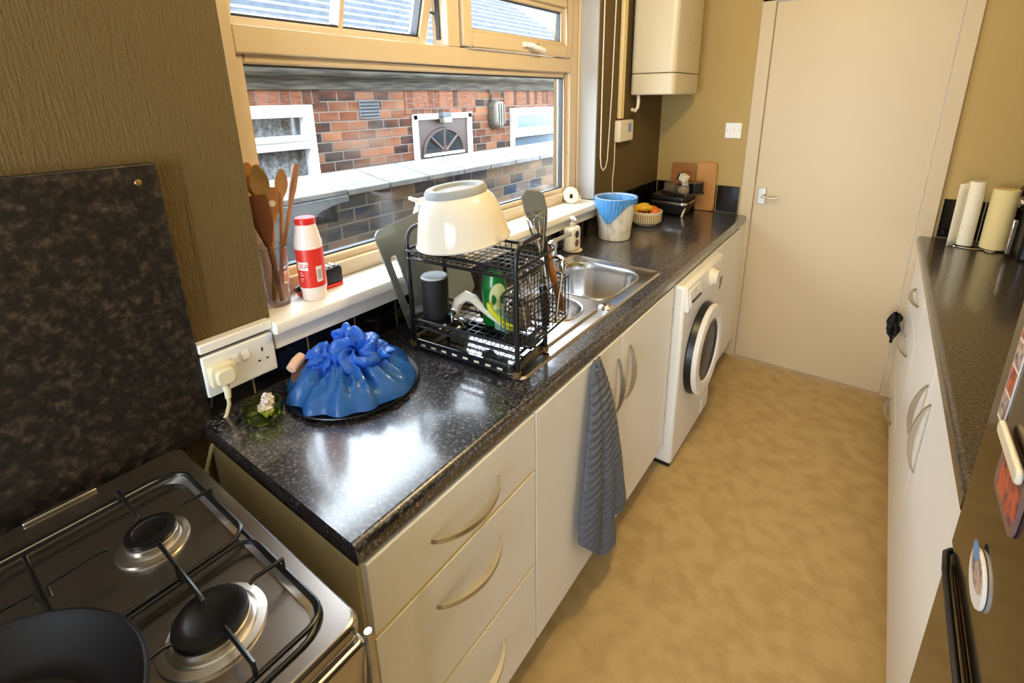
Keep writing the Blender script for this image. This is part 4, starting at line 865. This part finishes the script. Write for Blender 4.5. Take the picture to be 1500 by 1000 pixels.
t = thing('label_roll', 'white paper roll tilted on top of the storage jar', 'roll', (.20, 2.52, T2+.07))
Ml = rot((.20, 2.50, T2+.095), 'Y', 22)
b = MB().box(.186, .230, 2.48, 2.52, T2+.078, T2+.118); b.xf(Ml); part('roll_body', b, Mcream, t, .004)
b = MB().box(.176, .1858, 2.482, 2.518, T2+.074, T2+.116); b.xf(Ml); part('dark_cap', b, Mblackp, t, .002)
t = thing('clear_food_box', 'clear plastic food box on the wall side of the dark tray', 'food box', (.08, 2.53, T2))
part('box', MB().ring(rrect(.084, .158, 2.465, 2.59, .012, 4), rrect(.087, .155, 2.468, 2.587, .010, 4), T2+.001, T2+.055).prism(rrect(.084, .158, 2.465, 2.59, .012, 4), T2, T2+.002, 'Z'), mat('clear_plastic', hexc(150, 136, 116), .15, alpha=.35, spec=.7), t)
part('food', MB().blob((.121, 2.528, T2+.024), (.030, .048, .020), .5, 9, 18, 5), mat('food_brown', hexc(130, 96, 62), .7, var=(60, hexc(80, 56, 34), .4, .6)), t, stuff=True)
for o in set(bpy.data.objects)-g0:      # the grill and what lies on it stand turned towards the aisle
    if o.parent is None and 'label' in o:
        o.location = rot((A1, 2.455, 0), 'Z', -24) @ o.location; o.rotation_euler.z = math.radians(-24)
t = thing('wooden_board', 'honey coloured wooden board leaning on the back wall behind the grill', 'chopping board', (.31, 2.70, H+.09))
b = MB().prism(rrect(.255, .372, H+.001, 1.205, .018, 5), 2.690, 2.708, 'Y'); part('board', b, Mwood2, t, .004)
b = MB().prism(rrect(.10, .245, H+.122, 1.19, .015, 5), 2.695, 2.708, 'Y')
single('wooden_board', b, mat('board_wood_dark', hexc(178, 120, 58), .5, var=(24, hexc(150, 96, 42), .3, .7)), 'darker wooden board behind the black box in the corner', 'chopping board', bevel=.003)
# ------------------------------------------------------------------ towel
t = thing('hand_towel', 'dark grey waffle towel hanging from a hook on the sink unit door', 'towel', (.60, .80, .85))
def towel(y0t, y1t, y0b, y1b, zb0, zb1, xo, folds, ph, zt_=.868):
    def f(u, v):
        q = v**.8; ya = y0t+(y0b-y0t)*q; yb = y1t+(y1b-y1t)*q; zb_ = zb0+(zb1-zb0)*u
        z = zt_-(zt_-zb_)*v
        amp = .006+.017*min(1, v*1.6)
        base = abs(math.sin(PI*folds*u+ph))**.6
        rib = .0036*math.sin(z*2*PI/.027+.6*math.sin(u*9))*(min(1, v*6))
        x = xo+amp*base+.014*min(1, v*4)+rib*(.4+.6*base)
        return (x, ya+(yb-ya)*u+.003*noise.noise(Vector((u*3, v*6, 0))), z)
    return f
tf = MB().grid(50, 260, towel(.768, .796, .690, .825, .305, .135, .572, 1, 0)); tf.grid(50, 260, towel(.780, .812, .805, .940, .155, .105, .574, 1, 0))
part('front_folds', tf, Mtowel, t, solid=.006)
part('rear_flap', MB().grid(50, 220, towel(.785, .815, .88, 1.035, .24, .20, .568, 1, .0)), Mtowel, t, solid=.006)
part('hanging_loop', MB().tube([(.588, .778, .872), (.592, .782, .852), (.588, .788, .868)], .0035, 8), Mtowel, t)
# ------------------------------------------------------------------ things on the sill
SZ = 1.0858
vx, vy = -.058, .243
t = thing('utensil_glass', 'tall clear glass full of wooden utensils at the near end of the sill', 'glass', (vx, vy, SZ))
part('glass', MB().lathe([(0, SZ+.0004), (.026, SZ+.0004), (.028, SZ+.004), (.038, SZ+.155), (.0345, SZ+.155), (.0245, SZ+.012), (0, SZ+.011)], (vx, vy, 0), 48), mat('utensil_glass_clear', (.97, .98, .98), .02, trans=1, ior=1.48), t)
def spoon(base, tip, name, lab, head, wid, ln, hole=False, mm=Mwood, flatdir=None):
    base = Vector(base); tip = Vector(tip); ax = (tip-base).normalized()
    t = thing(name, lab, name.split('_')[-1] if name != 'wooden_spoon' else 'spoon', tuple(base), 'wooden utensils in the glass')
    nk = tip-ax*ln
    part('handle', MB().tube([base, base.lerp(nk, .5), nk+ax*.01], [.0055, .0045, .005], 10), mm, t)
    fd = Vector(flatdir) if flatdir else Vector((1, -.45, .1)); fd = (fd-ax*fd.dot(ax)).normalized(); sd = ax.cross(fd)
    V = []; F = []; K = 14; J = 10
    for k in range(K+1):
        q = k/K; hw = wid*(math.sin(PI*(q*.86+.10))**.75 if head == 'spoon' else (.35+.65*min(1, q*2.2) if q < .97 else .9))
        for j in range(J):
            a = 2*PI*j/J; dish = -.35*wid*(math.sin(PI*q))*(1-abs(math.cos(a))**2)*(1 if head == 'spoon' else 0)
            V.append(nk+ax*(ln*q)+sd*hw*math.cos(a)+fd*(.0035*math.sin(a)+ (dish if math.sin(a) > 0 else dish*.9)))
    for k in range(K):
        for j in range(J): F.append((k*J+j, k*J+(j+1) % J, (k+1)*J+(j+1) % J, (k+1)*J+j))
    F += [tuple(range(J))[::-1], tuple(K*J+j for j in range(J))]
    part('bowl' if head == 'spoon' else 'blade', MB().add(V, F, True), mm, t)
    if hole: part('hole', MB().lathe([(.008, -.0045), (.008, .0045)], (0, 0, 0), 20).xf(Matrix.Translation(nk+ax*ln*.55) @ fd.to_track_quat('Z', 'Y').to_matrix().to_4x4()), Msill, t)
zb = SZ+.014
spoon((vx+.004, vy+.006, zb), (-.048, .236, 1.445), 'wooden_spoon', 'broad wooden spoon second from the wall in the utensil glass', 'spoon', .021, .085, mm=mat('spoon_wood_olive', hexc(158, 122, 74), .5))
spoon((vx+.008, vy+.010, zb), (-.070, .226, 1.450), 'wooden_spoon', 'pale wooden spoon half hidden behind the wall edge', 'spoon', .019, .080, mm=mat('spoon_wood_pale', hexc(206, 150, 82), .5))
spoon((vx-.006, vy+.012, zb), (-.052, .297, 1.428), 'wooden_spoon', 'narrow wooden spoon with dark mark standing tallest in the middle', 'spoon', .015, .070)
spoon((vx+.010, vy-.012, zb), (-.066, .345, 1.432), 'wooden_spatula', 'slanted wooden spatula at the right of the utensil glass', 'spatula', .012, .120, flatdir=(.3, -.9, .2))
spoon((vx-.010, vy-.006, zb), (-.062, .272, 1.385), 'wooden_spatula', 'wooden spatula with a round hole behind the spoons', 'spatula', .018, .090, hole=True)
spoon((vx+.012, vy+.002, zb), (-.040, .222, 1.375), 'wooden_spatula', 'dark wide wooden spatula nearest the camera side of the glass', 'spatula', .022, .130, mm=mat('dark_spatula_wood', hexc(112, 66, 36), .5))
# white and red bottle
tx, ty = -.022, .322
t = thing('powder_bottle', 'white plastic bottle with red cap and red label on the sill', 'bottle', (tx, ty, SZ))
part('bottle_body', MB().lathe([(0, SZ+.0004), (.028, SZ+.0004), (.030, SZ+.003), (.030, SZ+.02), (.0335, SZ+.035), (.0335, SZ+.155), (.0315, SZ+.163), (.024, SZ+.202), (.0235, SZ+.206), (0, SZ+.206)], (tx, ty, 0), 48), Mpinkw, t)
part('cap', MB().lathe([(.0250, SZ+.202), (.0252, SZ+.216), (.023, SZ+.2185), (0, SZ+.2185)], (tx, ty, 0), 40), Mredcap, t)
lb = part('red_label', MB().lathe([(.0338, SZ+.038), (.0338, SZ+.140)], (tx, ty, 0), 56, cap=False), Mred, t)
av_ = math.atan2(-.338-ty, 1.137-tx)
def onb(r, da): return lambda x, y: (tx+r*math.cos(av_+da+x/r), ty+r*math.sin(av_+da+x/r), SZ+y)
def patch(da0, da1, z0, z1, r):
    n_ = 12; return MB().grid(n_, 2, lambda u, v: (tx+r*math.cos(av_+da0+(da1-da0)*u), ty+r*math.sin(av_+da0+(da1-da0)*u), SZ+z0+(z1-z0)*v))
part('name_patch', patch(-1.15, -.22, .086, .108, .0341), Mpinkw, lb)
f = onb(.0344, -.55); part('lettering', text_mb('XA', .019, lambda x, y: f(x, y+.0905)), Mred, lb)
part('barcode_patch', patch(.30, .80, .052, .094, .0341), Mpinkw, lb)
g = MB()
for k in range(8): a = patch(.37, .70, .060+k*.0033, .0617+k*.0033, .0343); g.add(a.v, a.f)
part('barcode', g, Mprint, lb, stuff=True)
g = MB()
for zz, w_ in ((.078, .25), (.072, .32), (.062, .28), (.056, .2)): a = patch(-.95, -.95+w_, zz, zz+.0018, .0341); g.add(a.v, a.f)
part('small_print', g, Mpinkw, lb, stuff=True)
# knife sharpener
t = thing('knife_sharpener', 'black knife sharpener with red base behind the red label bottle', 'knife sharpener', (-.045, .36, SZ))
part('red_base', MB().prism(rrect(-.075, -.04, .30, .425, .008, 4), SZ+.0004, SZ+.010, 'Z'), Mredcap, t, .002)
part('sharpener_head', MB().prism([(.345, SZ+.0105), (.425, SZ+.0105), (.425, SZ+.050), (.418, SZ+.060), (.345, SZ+.052)], -.072, -.044, 'X'), Mblackp, t, .003)
part('handle', MB().tube([(-.058, .35, SZ+.022), (-.058, .33, SZ+.026), (-.058, .305, SZ+.024), (-.058, .29, SZ+.020)], [.012, .011, .010, .008], 12), Mblackp, t)
g = MB()
for k in range(4): g.box(-.071, -.0455, .352+k*.016, .359+k*.016, SZ+.052, SZ+.064)
part('slot_guide', g, Msteel, t, .001)
# spray bottle behind the mixing bowl
t = thing('spray_bottle', 'clear spray bottle with white trigger behind the mixing bowl', 'spray bottle', (-.05, .74, SZ))
part('bottle', MB().lathe([(0, SZ+.0005), (.030, SZ+.0005), (.034, SZ+.006), (.034, SZ+.13), (.026, SZ+.158), (.014, SZ+.172)], (-.05, .745, 0), 36), mat('frosted_plastic', hexc(196, 206, 212), .25, alpha=.7), t)
part('trigger_head', MB().box(-.062, -.038, .728, .770, SZ+.1725, SZ+.192).tube([(-.05, .735, SZ+.186), (-.048, .715, SZ+.192), (-.046, .692, SZ+.202)], [.008, .007, .006], 10).tube([(-.05, .732, SZ+.178), (-.046, .715, SZ+.168), (-.045, .708, SZ+.15)], .004, 8), Mwhitep, t, .002)
# roll on the sill
t = thing('round_gadget', 'small white rounded gadget with a dark square opening on the sill', 'gadget', (-.07, 1.72, SZ))
b = MB().lathe([(.012, -.028), (.034, -.028), (.038, -.022), (.038, .022), (.034, .028), (.012, .028)], (0, 0, 0), 36, 'X')
b.xf(Matrix.Translation((-.062, 1.735, SZ+.0385)) @ Matrix.Rotation(-1.0, 4, 'Z')); part('body', b, Mcream, t, .002)
b = MB().box(.0283, .0292, -.009, .006, -.010, .010); b.xf(Matrix.Translation((-.062, 1.735, SZ+.0385)) @ Matrix.Rotation(-1.0, 4, 'Z')); part('opening', b, Mblackm, t)
single('small_plug', MB().lathe([(0, SZ+.0005), (.012, SZ+.0005), (.014, SZ+.008), (.008, SZ+.016), (.010, SZ+.026), (0, SZ+.03)], (-.055, 1.80, 0), 24), Mcream, 'tiny cream knob shaped object in the far corner of the sill', 'knob')
# ------------------------------------------------------------------ right run of units
RX0 = 1.366; TX = 1.352
wt2 = MB(); wt2.prism([(-x, z) for x, z in wt_prof(H-.042, H, -(XR-.001), -TX)], .690, YE-.024, 'Y')
wt2.box(1.41, XR-.001, YE-.024, YE-.001, H-.042, H)
single('worktop', wt2, laminate('worktop_right_laminate', [hexc(20, 17, 15), hexc(44, 38, 34), hexc(78, 68, 60), hexc(104, 92, 80)], .35, .8, 120, .5, 1.6), 'speckled dark worktop on the right hand side of the kitchen', 'worktop')
def hand_r(parent, p0, p1): bow_handle('handle', p0, p1, (-.031, 0, 0), parent)
u = thing('door_unit', 'white double door base unit beside the fridge on the right', 'kitchen cabinet', (1.65, 1.33, 0), 'white base units of the right run')
part('carcass', MB().box(RX0+.02, XR-.01, .692, 1.968, .105, .866), Mcarc, u)
part('plinth', MB().box(RX0+.05, RX0+.065, .692, 1.968, 0, .104), Mplinth, u)
d = part('door', MB().box(RX0, RX0+.019, .695, 1.376, .11, .862), Mwhite, u, .0015); hand_r(d, (RX0, 1.312, .74), (RX0, 1.322, .50))
d = part('door', MB().box(RX0, RX0+.019, 1.380, 1.966, .11, .862), Mwhite, u, .0015); hand_r(d, (RX0, 1.432, .74), (RX0, 1.452, .515))
u = thing('drawer_unit', 'white three drawer unit at the far end of the right run', 'kitchen cabinet', (1.65, 2.28, 0), 'white base units of the right run')
part('carcass', MB().box(RX0+.02, XR-.01, 1.970, YE-.03, .105, .866), Mcarc, u)
part('plinth', MB().box(RX0+.05, RX0+.065, 1.970, YE-.03, 0, .104), Mplinth, u)
for z0, z1, hz in ((.640, .862, .735), (.270, .634, .505), (.11, .264, .165)):
    d = part('drawer_front', MB().box(RX0, RX0+.019, 1.972, 2.60, z0, z1), Mwhite, u, .0015); hand_r(d, (RX0, 2.14, hz), (RX0, 2.38, hz))
part('end_panel', MB().box(RX0+.001, RX0+.019, 2.603, YE-.03, .11, .862), Mwhite, u)
# dark cloth hanging at the end
g = MB()
def cl(u_, v_):
    a = 2*PI*u_; r = (.010+.026*math.sin(PI*min(1, v_*1.0+.12)))*(1+.9*noise.noise(Vector((math.cos(a)*2, math.sin(a)*2, v_*4)))+.18*math.sin(a*6+v_*5))
    return (1.330+r*math.cos(a)*.65, 2.585+r*1.2*math.sin(a), .530-.16*v_)
g.grid(40, 30, cl, True)
single('black_cloth', g, Mblackm, 'crumpled black cloth hanging at the door end of the right units', 'cloth')
# kitchen rolls
def kroll(c, r, h, lab, m_, core=.018):
    t = thing('kitchen_roll', lab, 'kitchen roll', (c[0], c[1], H), 'kitchen rolls on the right worktop')
    z0 = H+.008
    part('paper', MB().lathe([(core, z0), (r, z0), (r, z0+h), (core, z0+h)], (c[0], c[1], 0), 44), m_, t, .002)
    part('cardboard_core', MB().lathe([(core-.001, z0-.001), (core-.001, z0+h+.001)], (c[0], c[1], 0), 24, cap=False), mat('cardboard', hexc(150, 130, 100), .9), t)
    return t
Mpap = mat('paper_white', hexc(236, 228, 205), .9, bump=(200, .3, .001)); Mpap2 = mat('paper_cream', hexc(228, 208, 150), .9, bump=(120, .5, .002))
t = kroll((1.510, 2.585), .030, .29, 'slim white kitchen roll with a loose sheet on a wire stand', Mpap, .012)
part('loose_sheet', MB().grid(14, 8, lambda u_, v_: (1.482-.034*u_+.004*math.sin(u_*3), 2.575-.016*u_-.01*math.sin(u_*2), H+.010+.285*v_-.01*u_)), Mpap, t, solid=.0015)
t = kroll((1.608, 2.585), .046, .265, 'thick cream kitchen roll in front of the black coffee machine', Mpap2)
t = thing('roll_stand', 'chrome wire roll stand under the two kitchen rolls', 'roll stand', (1.53, 2.58, H))
part('wire_base', MB().tube([(1.525+.07*math.cos(a), 2.582+.045*math.sin(a), H+.004) for a in [2*PI*i/32 for i in range(32)]], .0028, 8, closed=True).tube([(1.595+.016*math.cos(a), 2.53+.016*math.sin(a), H+.005) for a in [2*PI*i/20 for i in range(20)]], .0025, 8, closed=True), Mchrome, t)
part('upright', MB().tube([(1.510, 2.585, H+.004), (1.510, 2.585, H+.30), (1.510, 2.585, H+.31)], [.003, .003, .006], 8), Mchrome, t)
t = thing('coffee_machine', 'black coffee machine with chrome strip at the right edge of the view', 'coffee machine', (1.75, 2.52, H))
part('body', MB().prism(rrect(1.665, 1.90, 2.42, 2.68, .03, 5), H+.001, H+.20, 'Z'), Mblackp, t, .01, 3)
part('head', MB().prism(rrect(1.655, 1.90, 2.40, 2.66, .03, 5), H+.202, H+.29, 'Z'), Mblackp, t, .015, 3)
part('side_cap', MB().lathe([(.022, 1.640), (.024, 1.645), (.024, 1.665)], (0, 2.50, H+.235), 24, 'X'), mat('brown_chrome', (.3, .24, .2), .25, metal=1), t)
part('chrome_strip', MB().box(1.628, 1.644, 2.44, 2.455, H+.02, H+.170), mat('satin_strip', (.6, .56, .56), .25, metal=1), t, .004)
# ------------------------------------------------------------------ fridge
FXX = 1.350
t = thing('fridge_freezer', 'tall glossy dark steel fridge freezer at the right edge of the view', 'fridge', (1.65, .38, 0))
part('cabinet', MB().box(FXX+.06, XR-.01, .082, .672, .02, 1.80), Mblackp, t, .004)
part('feet', MB().box(FXX+.08, XR-.03, .09, .66, 0, .0195), Mblackp, t)
ud = part('upper_door', MB().box(FXX, FXX+.056, .078, .676, .812, 1.80), Mfridge, t, .005, 3)
ld = part('lower_door', MB().box(FXX, FXX+.056, .078, .676, .03, .788), Mfridge, t, .005, 3)
part('door_handle', MB().tube([(FXX+.004, .668, .800), (FXX-.006, .655, .800), (FXX-.010, .61, .800), (FXX-.011, .45, .800), (FXX-.011, .20, .800), (FXX-.006, .11, .800), (FXX+.004, .10, .800)], .0055, 12), Mblack, t)
# magnets and pictures
Mph = mat('magnet_photo', hexc(196, 170, 150), .4, var=(70, hexc(92, 84, 110), .42, .62)); Mph2 = mat('magnet_photo_blue', hexc(96, 140, 196), .4); Mph3 = mat('magnet_photo_warm', hexc(196, 92, 58), .4, var=(60, hexc(60, 50, 80), .45, .65))
Mmw = mat('magnet_white', hexc(228, 222, 216), .4)
X0 = FXX-.0005
t = thing('photo_strip', 'narrow strip of small pictures stuck high on the fridge door', 'photo strip', (FXX, .60, 1.05))
part('strip_card', MB().box(FXX-.0015, FXX-.0003, .583, .627, 1.106, 1.38), Mmw, t)
for i in range(6): part('picture', MB().box(FXX-.0022, FXX-.0016, .588, .622, 1.114+i*.043, 1.152+i*.043), (Mph, Mph3)[i % 2], t)
t = thing('oval_magnet', 'curved white fridge magnet with a blue sky picture low on the door', 'fridge magnet', (FXX, .485, .91))
o_ = [(.485+.050*math.cos(a)*(1 if math.cos(a) > 0 else 1.0), .915+.034*math.sin(a)) for a in [2*PI*i/30 for i in range(30)]]
part('base', MB().prism(o_, FXX-.005, FXX-.0003, 'X'), Mmw, t, .001)
part('picture', MB().prism([(y_*1.0+.004, z_+.006) for y_, z_ in [(.485+.042*math.cos(a), .918+.020*math.sin(a)) for a in [2*PI*i/24 for i in range(24)]]], FXX-.0056, FXX-.0051, 'X'), Mph, t)
part('sky_picture', MB().prism([(.513+.018*math.cos(a), .938+.012*math.sin(a)) for a in [2*PI*i/20 for i in range(20)]], FXX-.0062, FXX-.0057, 'X'), Mph2, t)
t = thing('picture_magnet', 'large clear edged picture magnet with a cream bar near the fridge door top', 'fridge magnet', (FXX, .53, 1.06))
part('base', MB().prism(rrect(.415, .545, 1.040, 1.125, .02, 5), FXX-.004, FXX-.0003, 'X'), mat('magnet_dusky', hexc(120, 92, 92), .3), t, .001)
part('picture', MB().prism(rrect(.425, .525, 1.052, 1.105, .012, 5), FXX-.0046, FXX-.0041, 'X'), Mph3, t)
part('cream_bar', MB().prism(rrect(.43, .565, 1.112, 1.134, .010, 6), FXX-.012, FXX-.0047, 'X'), Mcream, t, .003)
# ------------------------------------------------------------------ ceiling lamp (outside the view, gives the room its warm light)
t = thing('ceiling_lamp', 'white bulb holder hanging from the kitchen ceiling above the aisle', 'lamp', (.86, .98, ZC))
part('ceiling_rose', MB().lathe([(.045, ZC-.001), (.04, ZC-.02), (.01, ZC-.03), (0, ZC-.03)], (.86, .98, 0), 24), Mwhitep, t)
part('bulb_holder', MB().lathe([(.006, ZC-.03), (.006, ZC-.08), (.018, ZC-.09), (.018, ZC-.125), (0, ZC-.125)], (.86, .98, 0), 20), Mwhitep, t)
